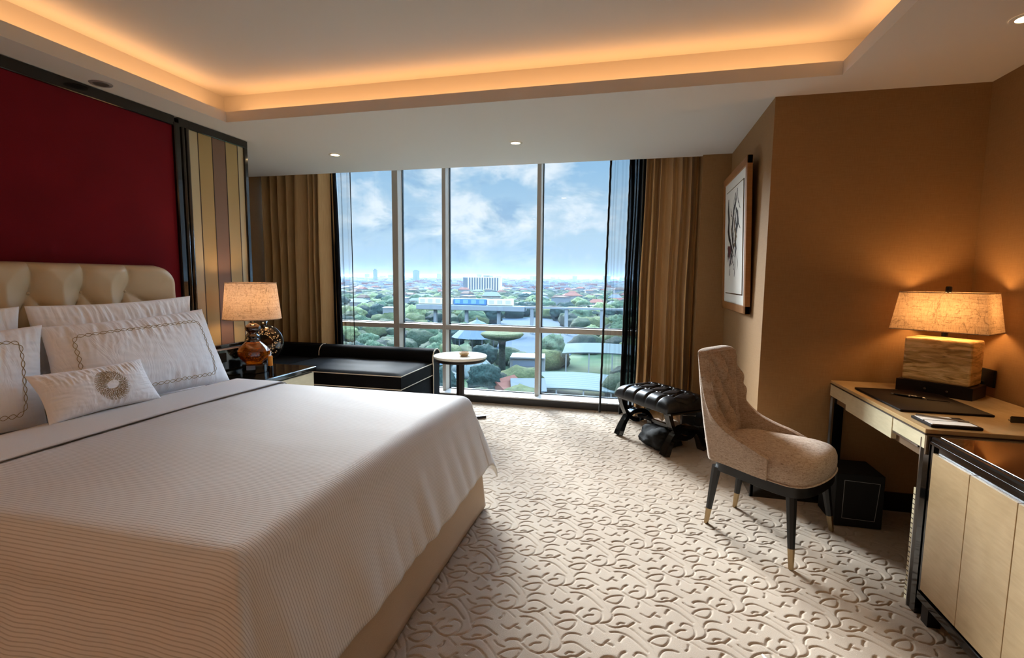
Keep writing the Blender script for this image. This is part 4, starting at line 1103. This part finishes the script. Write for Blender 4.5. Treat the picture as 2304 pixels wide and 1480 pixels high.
# seat: dome
rs = [ring(.97, .378), ring(1.0, .386), ring(1.005, .42), ring(1.0, .455), ring(.97, .478), ring(.92, .492)]
for s_, z_ in ((.82, .502), (.66, .508), (.45, .512), (.22, .513), (.03, .514)): rs.append(ring(s_, z_))
loft(rs).build('seat', M['boucle'], ch, smooth=True, **LOC)
MB().tube([(x, y, z) for x, y, z in ring(1.008, .384)], .004, 6, closed=True).build('seat_piping', M['boucle'], ch, **LOC)
def backrest():
    top = [(-.335, 0, .965), (-.335, .10, .965), (-.332, .165, .955), (-.318, .188, .925), (-.300, .197, .85), (-.275, .204, .75), (-.235, .214, .655), (-.165, .228, .585), (-.08, .243, .545), (.02, .258, .515), (.10, .263, .485)]
    bot = [(-.262, 0, .382), (-.262, .09, .382), (-.255, .15, .382), (-.225, .195, .382), (-.19, .205, .382), (-.15, .212, .382), (-.105, .22, .382), (-.05, .233, .382), (.0, .245, .382), (.05, .256, .382), (.10, .263, .382)]
    def samp(pl_, t_):
        x = t_*(len(pl_)-1); i = min(int(x), len(pl_)-2); f_ = x-i
        p0, p1, p2, p3 = (Vector(pl_[max(0, i-1)]), Vector(pl_[i]), Vector(pl_[i+1]), Vector(pl_[min(len(pl_)-1, i+2)]))
        return .5*((2*p1)+(-p0+p2)*f_+(2*p0-5*p1+4*p2-p3)*f_*f_+(-p0+3*p1-3*p2+p3)*f_**3)
    nu, nv = 181, 110
    O = []; 
    for j in range(nv):
        v = j/(nv-1)
        for i in range(nu):
            t_ = (i/(nu-1))*2-1; a = abs(t_); p0 = samp(bot, a); p1 = samp(top, a)
            p_ = p0.lerp(p1, v)
            p_.x += -.012*math.sin(PI*v)*(1-a)       # gentle outward bow
            if t_ < 0: p_.y = -p_.y
            O.append(p_)
    G = lambda i, j: O[j*nu+i]
    I = []
    for j in range(nv):
        for i in range(nu):
            du = G(min(i+1, nu-1), j)-G(max(i-1, 0), j); dv = G(i, min(j+1, nv-1))-G(i, max(j-1, 0))
            n = du.cross(dv)
            n = n.normalized() if n.length > 1e-9 else Vector((1, 0, 0))
            c = Vector((.05, 0, .5)); 
            if n.dot(Vector((c.x-G(i, j).x, -G(i, j).y, 0))) < 0: n = -n
            t_ = (i/(nu-1))*2-1; v = j/(nv-1); p_ = G(i, j)
            edge = min(1, (1-v)/.06, (1-abs(t_))/.03); e = math.sqrt(max(0, 1-(1-edge)**2))
            th_ = .050
            y, z = p_.y, p_.z
            # diamond tufting on the inner back
            zone = sstep(.138, .108, abs(y))*sstep(.50, .56, z)*sstep(.945, .90, z)
            A_ = (y/.13+(z-.55)/.19); B_ = (y/.13-(z-.55)/.19)
            sa, sb = abs(math.sin(PI*A_)), abs(math.sin(PI*B_))
            pil = (min(1, sa/.75)**.65)*(min(1, sb/.75)**.65)
            hole = math.exp(-((sa**2+sb**2)/.10))
            tuft = zone*(.036*pil-.016-.026*hole)
            I.append(p_+n*(e*(th_+tuft)*(1-.35*sstep(.6, 1, abs(t_)))+.004))
    n = nu*nv; V = [tuple(p_) for p_ in O]+[tuple(p_) for p_ in I]
    F = [tuple(reversed(f)) for f in grid_faces(nu, nv)]+[tuple(n+a for a in f) for f in grid_faces(nu, nv)]
    per = [i for i in range(nu)]+[j*nu+nu-1 for j in range(1, nv)]+[(nv-1)*nu+i for i in range(nu-2, -1, -1)]+[j*nu for j in range(nv-2, 0, -1)]
    F += [(per[(k+1) % len(per)], n+per[(k+1) % len(per)], n+per[k], per[k]) for k in range(len(per))]
    link('backrest', V, F, M['boucle'], ch, True, local=True)
    # piping along the top edge
    ed = [O[(nv-1)*nu+i] for i in range(nu)]; ei = [I[(nv-1)*nu+i] for i in range(nu)]
    MB().tube([I[(nv-5)*nu+i] for i in range(nu)], .0035, 6).build('edge_piping', M['boucle'], ch, **LOC)
backrest()
for (fx, fy, tx_, ty__) in ((-.245, -.155, -.20, -.155), (-.235, .16, -.20, .155), (.24, -.275, .20, -.215), (.235, .285, .20, .215)):
    def at(k): return (fx+(tx_-fx)*k, fy+(ty__-fy)*k, .001+.34*k)
    lg = MB().tube([at(.27), at(.6), at(1)], [.0165, .021, .026], 8).build('leg', M['blacksatin'], ch, smooth=False, **LOC)
    MB().tube([at(0), at(.27)], [.012, .0168], 8).build('brass_tip', M['brass'], lg, **LOC)

# ---- ceiling fixtures
def downlight(x, y, label, on=True, e=9, HC=HC):
    o = thing('downlight', label, 'downlight', (x, y, HC))
    MB().lathe([(.036, HC-.004), (.052, HC-.005), (.055, HC-.001)], x, y, 32, False).build('trim_ring', M['white_trim'] if on else simple('grey_trim', '8E8480', rough=.5), o, smooth=True)
    MB().lathe([(.0005, HC-.0015), (.037, HC-.0015)], x, y, 32, False).build('lens', M['downlight_glow'] if on else simple('dark_lens', '5A5250', rough=.3), o)
    if on:
        s = lamp('downlight_light', 'SPOT', (x, y, HC-.012), e, WARM2, .03, spot_size=math.radians(78), spot_blend=.9)
downlight(-2.59, 4.01, 'small round lit ceiling downlight above the sofa near the left curtain', e=8)
downlight(-.955, 3.955, 'small round lit ceiling downlight in the middle before the window', e=8)
downlight(1.49, 2.56, 'lit ceiling downlight cut off at the right photo edge above the desk', e=14)
downlight(-2.935, 2.285, 'unlit round grey ceiling fitting above the red wall panel', on=False)
# unseen downlights and wide spots added behind the camera as fill light
downlight(1.40, .6, 'fill downlight added behind the viewpoint', e=22)
for xx, wh in ((-2.2, 'left'), (-1.1, 'middle'), (.2, 'right')):
    downlight(xx, -.25, '%s fill downlight added in the recess behind the viewpoint' % wh, e=1, HC=RZ); lamp('added_fill_spot', 'SPOT', (xx, -.25, RZ-.02), 12, (1, .92, .84), .25, spot_size=math.radians(120), spot_blend=1)

HAZE = .00040
# ================================================================== OUTSIDE: the city below
GZ = -30.7
def gpos(az, d): a = math.radians(az); return (d*math.sin(a), d*math.cos(a))
m, T, p = mat('city_ground', rough=.95, spec=.05)
co = T.node('ShaderNodeTexCoord').outputs['Object']
a_ = T.noise(co, .012, 6, .6); b_ = T.noise(co, .09, 4, .6)
c = T.ramp(T.math('ADD', T.math('MULTIPLY', a_, .6), T.math('MULTIPLY', b_, .4)), [(.32, '1A281E'), (.48, '2C3C28'), (.56, '444C3C'), (.64, '565A58')])
T.l.new(c, p.inputs['Base Color'])
gm = m
o = link('ground', [(-9000, 30, GZ), (9000, 30, GZ), (9000, 14000, GZ), (-9000, 14000, GZ)], [(0, 1, 2, 3)], gm); tag(o, kind='structure')
leafm = []
for nm, c1, c2 in (('leaves_dark', '121C17', '24332B'), ('leaves_mid', '222F22', '3C4935'), ('leaves_light', '3A442C', '575F3C')):
    m, T, p = mat(nm, rough=.9, spec=.1); co = T.node('ShaderNodeTexCoord').outputs['Object']
    T.l.new(T.ramp(T.noise(co, 1.1, 5, .8), [(.35, c1), (.65, c2)]), p.inputs['Base Color'])
    T.l.new(T.node('ShaderNodeBump', {'Height': T.noise(co, 1.3, 5, .8), 'Strength': 1, 'Distance': 1.6}).outputs[0], p.inputs['Normal']); leafm.append(m)
crownm = []
for nm, c1, c2 in (('crown_dark', '121B18', '2A3833'), ('crown_mid', '212D22', '44533E'), ('crown_light', '363F2C', '616A48')):
    m, T, p = mat(nm, rough=.95, spec=.05); co = T.node('ShaderNodeTexCoord').outputs['Object']; f = T.noise(co, 9, 5, .8)
    T.l.new(T.ramp(f, [(.38, c1), (.62, c2)]), p.inputs['Base Color'])
    T.l.new(T.node('ShaderNodeBump', {'Height': f, 'Strength': 1, 'Distance': .25}).outputs[0], p.inputs['Normal']); crownm.append(m)
bark = simple('tree_bark', '4A4034', rough=.9)
import bmesh
def ico(sub, seed, sx=1, sz=.8):
    bm = bmesh.new(); bmesh.ops.create_icosphere(bm, subdivisions=sub, radius=1)
    for v in bm.verts:
        d = v.co.normalized(); k = 1+.28*N3(d.x*1.8+seed, d.y*1.8, d.z*1.8)+.20*abs(N3(d.x*4+seed, d.y*4, d.z*4))+(.16*N3(d.x*10+seed, d.y*10, d.z*10) if sub > 2 else 0)
        v.co = Vector((d.x*k, d.y*k, d.z*k*sz))
    V = np.array([v.co[:] for v in bm.verts]); F = np.array([[v.index for v in f.verts] for f in bm.faces]); bm.free(); return V, F
icos3 = [ico(4, s) for s in range(5)]; icos2 = [ico(3, s) for s in range(8)]; icos1 = [ico(1, s) for s in range(8)]
trunkmb = MB().tube([(0, 0, -1.0), (.02, 0, -.3)], [.07, .05], 6)
protos = []
for k, (V, F) in enumerate(icos3):
    for mi in range(3):
        me = bpy.data.meshes.new('crown'); me.from_pydata(V.tolist(), [], F.tolist()); me.materials.append(crownm[mi])
        me.polygons.foreach_set('use_smooth', [True]*len(me.polygons)); protos.append(me)
tme = bpy.data.meshes.new('trunk'); tme.from_pydata(trunkmb.v, [], trunkmb.f); tme.materials.append(bark)
def clear(x, y):
    # keep landmark footprints and the lake free
    for (cx, cy, r) in LMK:
        if math.hypot(x-cx, y-cy) < r: return False
    return True
def P_(px_x, d, side=None): return None
LMK = []
def reg(az, d, r): x, y = gpos(az, d); LMK.append((x, y, r)); return x, y
ux0, uy0 = reg(-16.9, 900, 60)
# white slab block
def bld(name, x, y, w_, dp, z0, z1, m, label, cat='building', rz=0, group=None):
    t_ = thing(name, label, cat, (x, y, z0), rz, group)
    B(-w_/2, w_/2, -dp/2, dp/2, 0, z1-z0).build('walls', m, t_, local=True); return t_
cream = simple('cream_concrete', '6A665C', rough=.9, spec=.1); blockm = simple('block_cream_render', 'A89E8C', rough=.9); grey = simple('grey_concrete', '4E5256', rough=.9, spec=.1); dgrey = simple('dark_glass_band', '4A5560', rough=.4)
white = simple('white_render', '5E605F', rough=.9, spec=.1); teal = simple('teal_roof_sheet', '464E4C', rough=.9, spec=.1); red = simple('red_roof_tile', '58382E', rough=.9, spec=.1); blueg = simple('blue_grey_tent', '434E5A', rough=.9, spec=.1)
roadm = simple('pale_concrete', '66696A', rough=.9, spec=.1)
sb = bld('apartment_block', ux0, uy0, 60, 14, GZ, 3.5, blockm, 'long white slab apartment block with vertical ribs rising from the trees on the horizon', rz=.06)
mb = MB(); mg = MB()
for k in range(13): mb.box(-29+k*4.6, -27.6+k*4.6, -8.3, -7, 0, 34)
for k in range(12): mg.box(-27.4+k*4.6, -24.8+k*4.6, -7.1, -6.9, 1, 33)
mb.sep('rib', blockm, sb, local=True); mg.build('window_strip', grey, sb, local=True)
B(-39, -30, -5, 7, 0, 33).build('wing', grey, sb, local=True); B(-2, 8, -4, 4, 34, 37).build('roof_plant', cream, sb, local=True)
for az, d, w_, h_, lab in ((-29.0, 3000, 17, 74, 'slim distant grey tower on the horizon seen through the left window bay'), (-24.6, 3000, 28, 72, 'broad distant grey tower on the horizon behind the second window bay')):
    x, y = gpos(az, d); t_ = bld('tower', x, y, w_, w_, GZ, GZ+h_, grey, lab, 'tower'); B(-w_*.3, w_*.3, -w_*.3, w_*.3, h_, h_+5).build('roof_plant', grey, t_, local=True)
# elevated train on its viaduct
TD = 285; TZ = -14.6
vx0, vx1 = -128, 60
vi = thing('viaduct', 'pale concrete elevated railway viaduct crossing behind the trees', 'viaduct', (-50, TD, GZ))
MB().box(-129, -62, TD-4, TD+4, TZ-3.2, TZ-.1, .3).build('station_beam', roadm, vi); MB().box(-62, 90, TD-1.5, TD+1.5, TZ-1.2, TZ-.1).build('track_beam', roadm, vi)
for x in (-118, -98, -78, -58, -38, -18, 2, 22): MB().box(x-.9, x+.9, TD-1, TD+1, GZ, TZ-.9).sep('pier', roadm, vi)
tr = thing('train', 'cream and blue elevated train standing on the viaduct', 'train', (-100, TD-1, TZ))
panelm = simple('train_panel_glass', '8E8A80', rough=.8, spec=.1)
def car(x0, x1, m, nd):
    c_ = B(x0, x1, TD-2.6, TD+.6, TZ+.02, TZ+3.8, .35).build('carriage', m, tr)
    mb = MB(); n = int((x1-x0)/5)
    for k in range(n): mb.box(x0+1.2+k*5, x0+4.2+k*5, TD-2.66, TD-2.58, TZ+.9, TZ+3.1)
    mb.build('window_band', nd, c_)
blue = simple('train_blue', '365A84', rough=.4)
car(-128, -106, blockm, panelm); car(-105.5, -85, blue, simple('train_light_blue', '5A7A9C', rough=.3)); car(-84.5, -69, blockm, panelm)
# tented roofs, garden dome, mushroom canopy
def cone(name, az, d, R, z0, z1, m, label, seg=12):
    x, y = reg(az, d, R+3); t_ = thing(name, label, 'roof', (x, y, GZ))
    MB().lathe([(R, z0), (R*.62, z0+(z1-z0)*.42), (R*.3, z0+(z1-z0)*.72), (.4, z1-1), (.1, z1)], x, y, seg).build('canopy', m, t_, smooth=False)
    mb = MB()
    for k in range(6): a = 2*PI*k/6; mb.tube([(x+R*.9*math.cos(a), y+R*.9*math.sin(a), GZ), (x+R*.9*math.cos(a), y+R*.9*math.sin(a), z0+.3)], .2, 6)
    mb.sep('post', grey, t_)
cone('tent_roof', -17.8, 205, 10.5, -22.5, -14.6, blueg, 'large blue-grey pointed tent roof in the garden below')
cone('tent_roof', -22.6, 160, 5.5, -25.5, -21.5, blueg, 'smaller pale tent roof among trees left of the side table')
def dome(az, d, R, label):
    x, y = reg(az, d, R+2); t_ = thing('net_dome', label, 'dome', (x, y, GZ))
    MB().lathe([(R*math.cos(a), GZ+R*math.sin(a)*.85) for a in [k*PI/16 for k in range(8)]]+[(.1, GZ+R*.85)], x, y, 20).build('netting', simple('grey_netting', '4C5552', rough=.9), t_, smooth=True)
    mb = MB()
    for q in range(6):
        an = PI*q/6
        mb.tube([(x+R*1.01*math.cos(a)*math.cos(an), y+R*1.01*math.cos(a)*math.sin(an), GZ+R*1.01*math.sin(a)*.85) for a in [k*PI/16 for k in range(17)]], .1, 5)
    mb.build('hoop', white, t_)
dome(-18.4, 165, 7.5, 'grey netting dome below the tent roof'); dome(-21.3, 150, 5, 'low grey netting dome in the garden seen left of the side table')
x, y = reg(-14.9, 150, 8)
t_ = thing('lookout_canopy', 'mushroom shaped lookout canopy on an ivy covered column in the garden', 'canopy', (x, y, GZ))
MB().lathe([(.6, -15.4), (3.5, -15.0), (6.2, -14.9), (6.6, -15.4), (5.5, -16.4), (2.5, -17.2), (.9, -17.6)], x, y, 24).build('canopy', leafm[2], t_, smooth=True)
MB().lathe([(1.3, GZ), (1.1, -24), (.95, -20), (1.2, -17.4)], x, y, 12).build('column', leafm[0], t_, smooth=True)
# white house, red gable, ribbed teal roofs
x, y = reg(-11.9, 160, 12)
t_ = bld('white_house', x, y, 11, 8, GZ, -23.6, white, 'white flat roofed house with a dark window band below the middle window', 'house', rz=.15)
MB().box(-4.6, 4.6, -4.15, -4.0, 4.6, 6.2).box(-4.8, -4.0, -4.1, -4.0, 1.2, 2.4).box(1.8, 2.6, -4.1, -4.0, 1.2, 2.4).sep('window', dgrey, t_, local=True); B(-5.4, 5.4, -5, 4.4, 7.1, 7.5).build('roof_slab', white, t_, local=True)
def gable(az, d, w_, dp, h_, rh, rm, wm, label, rz=0., name='house', group=None):
    x, y = reg(az, d, max(w_, dp)*.6); t_ = thing(name, label, 'house', (x, y, GZ), rz, group)
    B(-w_/2, w_/2, -dp/2, dp/2, 0, h_).build('walls', wm, t_, local=True)
    e = .6; V = [(-w_/2-e, -dp/2-e, h_-.2), (w_/2+e, -dp/2-e, h_-.2), (w_/2+e, dp/2+e, h_-.2), (-w_/2-e, dp/2+e, h_-.2), (-w_/2-e, 0, h_+rh), (w_/2+e, 0, h_+rh)]
    MB().add(V, [(0, 1, 5, 4), (2, 3, 4, 5), (0, 4, 3), (1, 2, 5), (3, 2, 1, 0)]).build('roof', rm, t_, local=True); return t_
gable(-14.6, 132, 8, 7, 3.2, 2.6, red, white, 'small house with a pinkish red gable roof below the middle window', 1.2)
gable(-11.9, 131, 8, 8, 3.4, 2.4, grey, white, 'small grey roofed house right of the red gable', .3)
def ribroof(az, d, w_, dp, z, label, posts=True):
    x, y = reg(az, d, max(w_, dp)*.55); t_ = thing('ribbed_roof', label, 'roof', (x, y, GZ), .05)
    n = 18; V = []; F = []
    for i in range(n+1):
        t2 = i/n; yy = -dp/2+dp*t2
        for j in range(13):
            u = j/12*2-1; V.append((u*w_/2, yy, z-GZ+2.2*(1-u*u)*0+1.5*t2+(.22 if i % 2 else 0)-.6*u*u))
    for i in range(n):
        for j in range(12): a = i*13+j; F.append((a, a+1, a+14, a+13))
    o = link('roof_sheet', V, F, teal, t_, local=True); md = o.modifiers.new('t', 'SOLIDIFY'); md.thickness = .4
    mb = MB()
    for sx in (-.9, -.3, .3, .9): mb.box(sx*w_/2-.2, sx*w_/2+.2, -dp/2+.3, -dp/2+.7, 0, z-GZ-.4)
    mb.sep('post', white, t_, local=True)
ribroof(-6.8, 140, 24, 16, -27.6, 'wide pale teal ribbed roof at the bottom of the right window bay')
ribroof(-3.6, 178, 26, 14, -23.4, 'raised pale teal ribbed roof behind the lower ribbed roof')
# lake
m, T, p = mat('lake_water', '26333C', rough=.9, spec=.05, bump=(.5, .6, .5))
pts = [gpos(a, d) for a, d in ((-17, 235), (-12, 195), (-7.5, 200), (-5.5, 260), (-8, 380), (-11, 420), (-15, 400), (-17.6, 310))]
o = MB().prism(pts, GZ-1, GZ+.15).build('lake', m); tag(o, 'blue-grey pond beyond the garden seen through the middle window', 'pond')
def inlake(x, y):
    c = False; n = len(pts); j = n-1
    for i in range(n):
        if ((pts[i][1] > y) != (pts[j][1] > y)) and (x < (pts[j][0]-pts[i][0])*(y-pts[i][1])/(pts[j][1]-pts[i][1])+pts[i][0]): c = not c
        j = i
    return c
# individual trees, nearest ones with trunk and crown
def add_tree(x, y, r, k, label, group, trunk):
    if trunk:
        t_ = thing('tree', label, 'tree', (x, y, GZ), 0, group); s = r
        c_ = bpy.data.objects.new('crown', protos[k]); C.objects.link(c_); c_.parent = t_; c_.scale = (s, s, s*1.05); c_.location = (0, 0, s*1.15); c_.rotation_euler = (0, 0, x)
        q = bpy.data.objects.new('trunk', tme); C.objects.link(q); q.parent = t_; q.scale = (s, s, s); q.location = (0, 0, s)
    else:
        o = bpy.data.objects.new('tree', protos[k]); C.objects.link(o); o.scale = (r, r, r*.95); o.location = (x, y, GZ+r*.8); o.rotation_euler = (0, 0, x); tag(o, label, 'tree', group)
R2 = random.Random(21); nt = 0; placed = []
while nt < 300:
    far = nt >= 70
    az = R2.uniform(-42, 8); d = (R2.uniform(125, 290) if not far else math.sqrt(R2.uniform(290**2, 640**2)))
    x, y = gpos(az, d); r = R2.uniform(3.0, 5.5) if not far else R2.uniform(5, 9)
    if not clear(x, y) or inlake(x, y) or abs(y-TD) < r+5: continue
    if any(math.hypot(x-a, y-b) < (r+c)*.75 for a, b, c in placed) and R2.random() < .9: continue
    placed.append((x, y, r)); k = R2.randrange(5)*3+(R2.choices((0, 1, 2), (3, 4, 2))[0])
    kind = ('dark', 'mid', 'light')[k % 3]
    if not far: add_tree(x, y, r, k, {'dark': 'dark green tree in the garden below the window', 'mid': 'green leafy tree in the garden below the window', 'light': 'yellow-green tree in the garden below the window'}[kind], 'trees in the garden before the viaduct, '+kind, True)
    else: add_tree(x, y, r, k, {'dark': 'dark green tree crown in the park belt beyond the viaduct', 'mid': 'green tree crown in the park belt beyond the viaduct', 'light': 'yellow-green tree crown in the park belt beyond the viaduct'}[kind], 'trees beyond the viaduct, '+kind, False)
    nt += 1
# canopy further out: nobody could count it
def scatter(name, n, fn, icl, label):
    VV = []; FF = []; mi = []; off = 0
    for _ in range(n):
        r_ = fn()
        if r_ is None: continue
        x, y, z, sx, sz, k = r_; V, F = icl[R2.randrange(len(icl))]; a = R2.uniform(0, 6.28); c_, s_ = math.cos(a), math.sin(a)
        W = np.stack([(V[:, 0]*c_-V[:, 1]*s_)*sx+x, (V[:, 0]*s_+V[:, 1]*c_)*sx+y, V[:, 2]*sz+z], -1)
        VV.append(W); FF.append(F+off); mi.append(np.full(len(F), k)); off += len(V)
    V = np.concatenate(VV); F = np.concatenate(FF); mi = np.concatenate(mi)
    me = bpy.data.meshes.new(name); me.vertices.add(len(V)); me.vertices.foreach_set('co', V.ravel()); me.loops.add(F.size); me.loops.foreach_set('vertex_index', F.ravel())
    me.polygons.add(len(F)); me.polygons.foreach_set('loop_start', np.arange(len(F))*3); me.polygons.foreach_set('loop_total', np.full(len(F), 3))
    for m_ in leafm: me.materials.append(m_)
    me.polygons.foreach_set('material_index', mi.astype(np.int32)); me.polygons.foreach_set('use_smooth', np.ones(len(F), bool)); me.update()
    o = bpy.data.objects.new(name, me); C.objects.link(o); tag(o, label, 'trees', kind='stuff')
def f_mid():
    az = R2.uniform(-45, 12); d = math.sqrt(R2.uniform(120**2, 900**2)); x, y = gpos(az, d); r = 3+d*.007+R2.uniform(0, 2.5)
    if not clear(x, y) or inlake(x, y) or abs(y-TD) < r+4: return None
    return x, y, GZ+r*.45, r, r*.85, R2.choices((0, 1, 2), (3, 4, 2))[0]
scatter('tree_canopy', 1700, f_mid, icos2, 'dense green tree canopy filling the ground between garden and horizon')
def f_far():
    az = R2.uniform(-45, 12); d = 850*math.exp(R2.uniform(0, 2.0)); x, y = gpos(az, d); r = d*.0085*R2.uniform(.6, 1.3)
    if not clear(x, y): return None
    return x, y, GZ+r*.2, r*1.4, r*.55, R2.choices((0, 0, 1), (3, 4, 2))[0]
scatter('distant_woods', 3000, f_far, icos1, 'hazy dark green woods stretching to the horizon')
# far houses: individual ones first, then the uncountable town
hw = [white, cream, simple('pale_grey_wall', '5A5E60', rough=.9, spec=.1)]; hr = [red, simple('grey_tile', '505558', rough=.9, spec=.1), simple('brown_tile', '46382F', rough=.9, spec=.1), white]
HP = []
for k in range(4):
    w_, dp, h_, rh = ((9, 7, 6, 2.5), (12, 8, 7, 2.5), (8, 8, 8, .6), (16, 9, 6, 2))[k]
    e = .5; mb = MB().box(-w_/2, w_/2, -dp/2, dp/2, 0, h_); nfw = len(mb.f)
    mb.add([(-w_/2-e, -dp/2-e, h_), (w_/2+e, -dp/2-e, h_), (w_/2+e, dp/2+e, h_), (-w_/2-e, dp/2+e, h_), (-w_/2*.6, 0, h_+rh), (w_/2*.6, 0, h_+rh)], [(0, 1, 5, 4), (2, 3, 4, 5), (0, 4, 3), (1, 2, 5)])
    for q in range(4):
        me = bpy.data.meshes.new('house'); me.from_pydata(mb.v, [], mb.f); me.materials.append(hw[q % 3]); me.materials.append(hr[q])
        me.polygons.foreach_set('material_index', [0]*nfw+[1]*4); HP.append((me, ('red', 'grey', 'brown', 'white')[q]))
n = 0
while n < 160:
    az = R2.uniform(-40, 8); d = math.sqrt(R2.uniform(300**2, 1100**2)); x, y = gpos(az, d)
    if not clear(x, y) or inlake(x, y) or abs(y-TD) < 14: continue
    me, rc = HP[R2.randrange(16)]; o = bpy.data.objects.new('house', me); C.objects.link(o)
    o.location = (x, y, GZ+R2.uniform(1.5, 5)); o.rotation_euler = (0, 0, R2.uniform(-.5, .5)); s = R2.uniform(.9, 1.5); o.scale = (s, s, s)
    tag(o, 'small %s roofed house among the distant trees' % rc, 'house', 'distant houses with %s roofs' % rc); n += 1
mb = MB(); mi = []
for _ in range(2600):
    az = R2.uniform(-45, 12); d = 900*math.exp(R2.uniform(0, 1.9)); x, y = gpos(az, d); s = 5+d*.0032*R2.uniform(.5, 1.6)
    h_ = R2.uniform(4, 8)+d*.004*R2.uniform(.3, 1.3); mb.box(x-s, x+s, y-s*.5, y+s*.5, GZ, GZ+h_); mi += [R2.randrange(4)]*6
o = link('distant_town', mb.v, mb.f, white, mats=[cream, grey, red], midx=mi); tag(o, 'mass of tiny white and grey town buildings toward the horizon', 'town', kind='stuff')
mb = MB()
for _ in range(40):
    az = R2.uniform(-40, 6); d = R2.uniform(5000, 9000); x, y = gpos(az, d); wd = R2.uniform(12, 40); mb.box(x-wd, x+wd, y-20, y+20, GZ, GZ+R2.uniform(40, 75))
o = mb.build('skyline', grey); tag(o, 'faint row of distant buildings along the horizon', 'buildings', kind='stuff')
# haze: real scattering air
m = bpy.data.materials.new('haze'); m.use_nodes = True; T = NT(m.node_tree); T.n.clear()
vs_ = T.node('ShaderNodeVolumeScatter', {'Color': (.048, .072, .10, 1), 'Density': HAZE, 'Anisotropy': .2})
T.node('ShaderNodeOutputMaterial', {'Volume': vs_.outputs[0]})
o = B(-9500, 9500, 60, 14500, GZ-5, 45).build('haze', m); tag(o, 'pale blue haze hanging over the city', 'haze', kind='stuff')
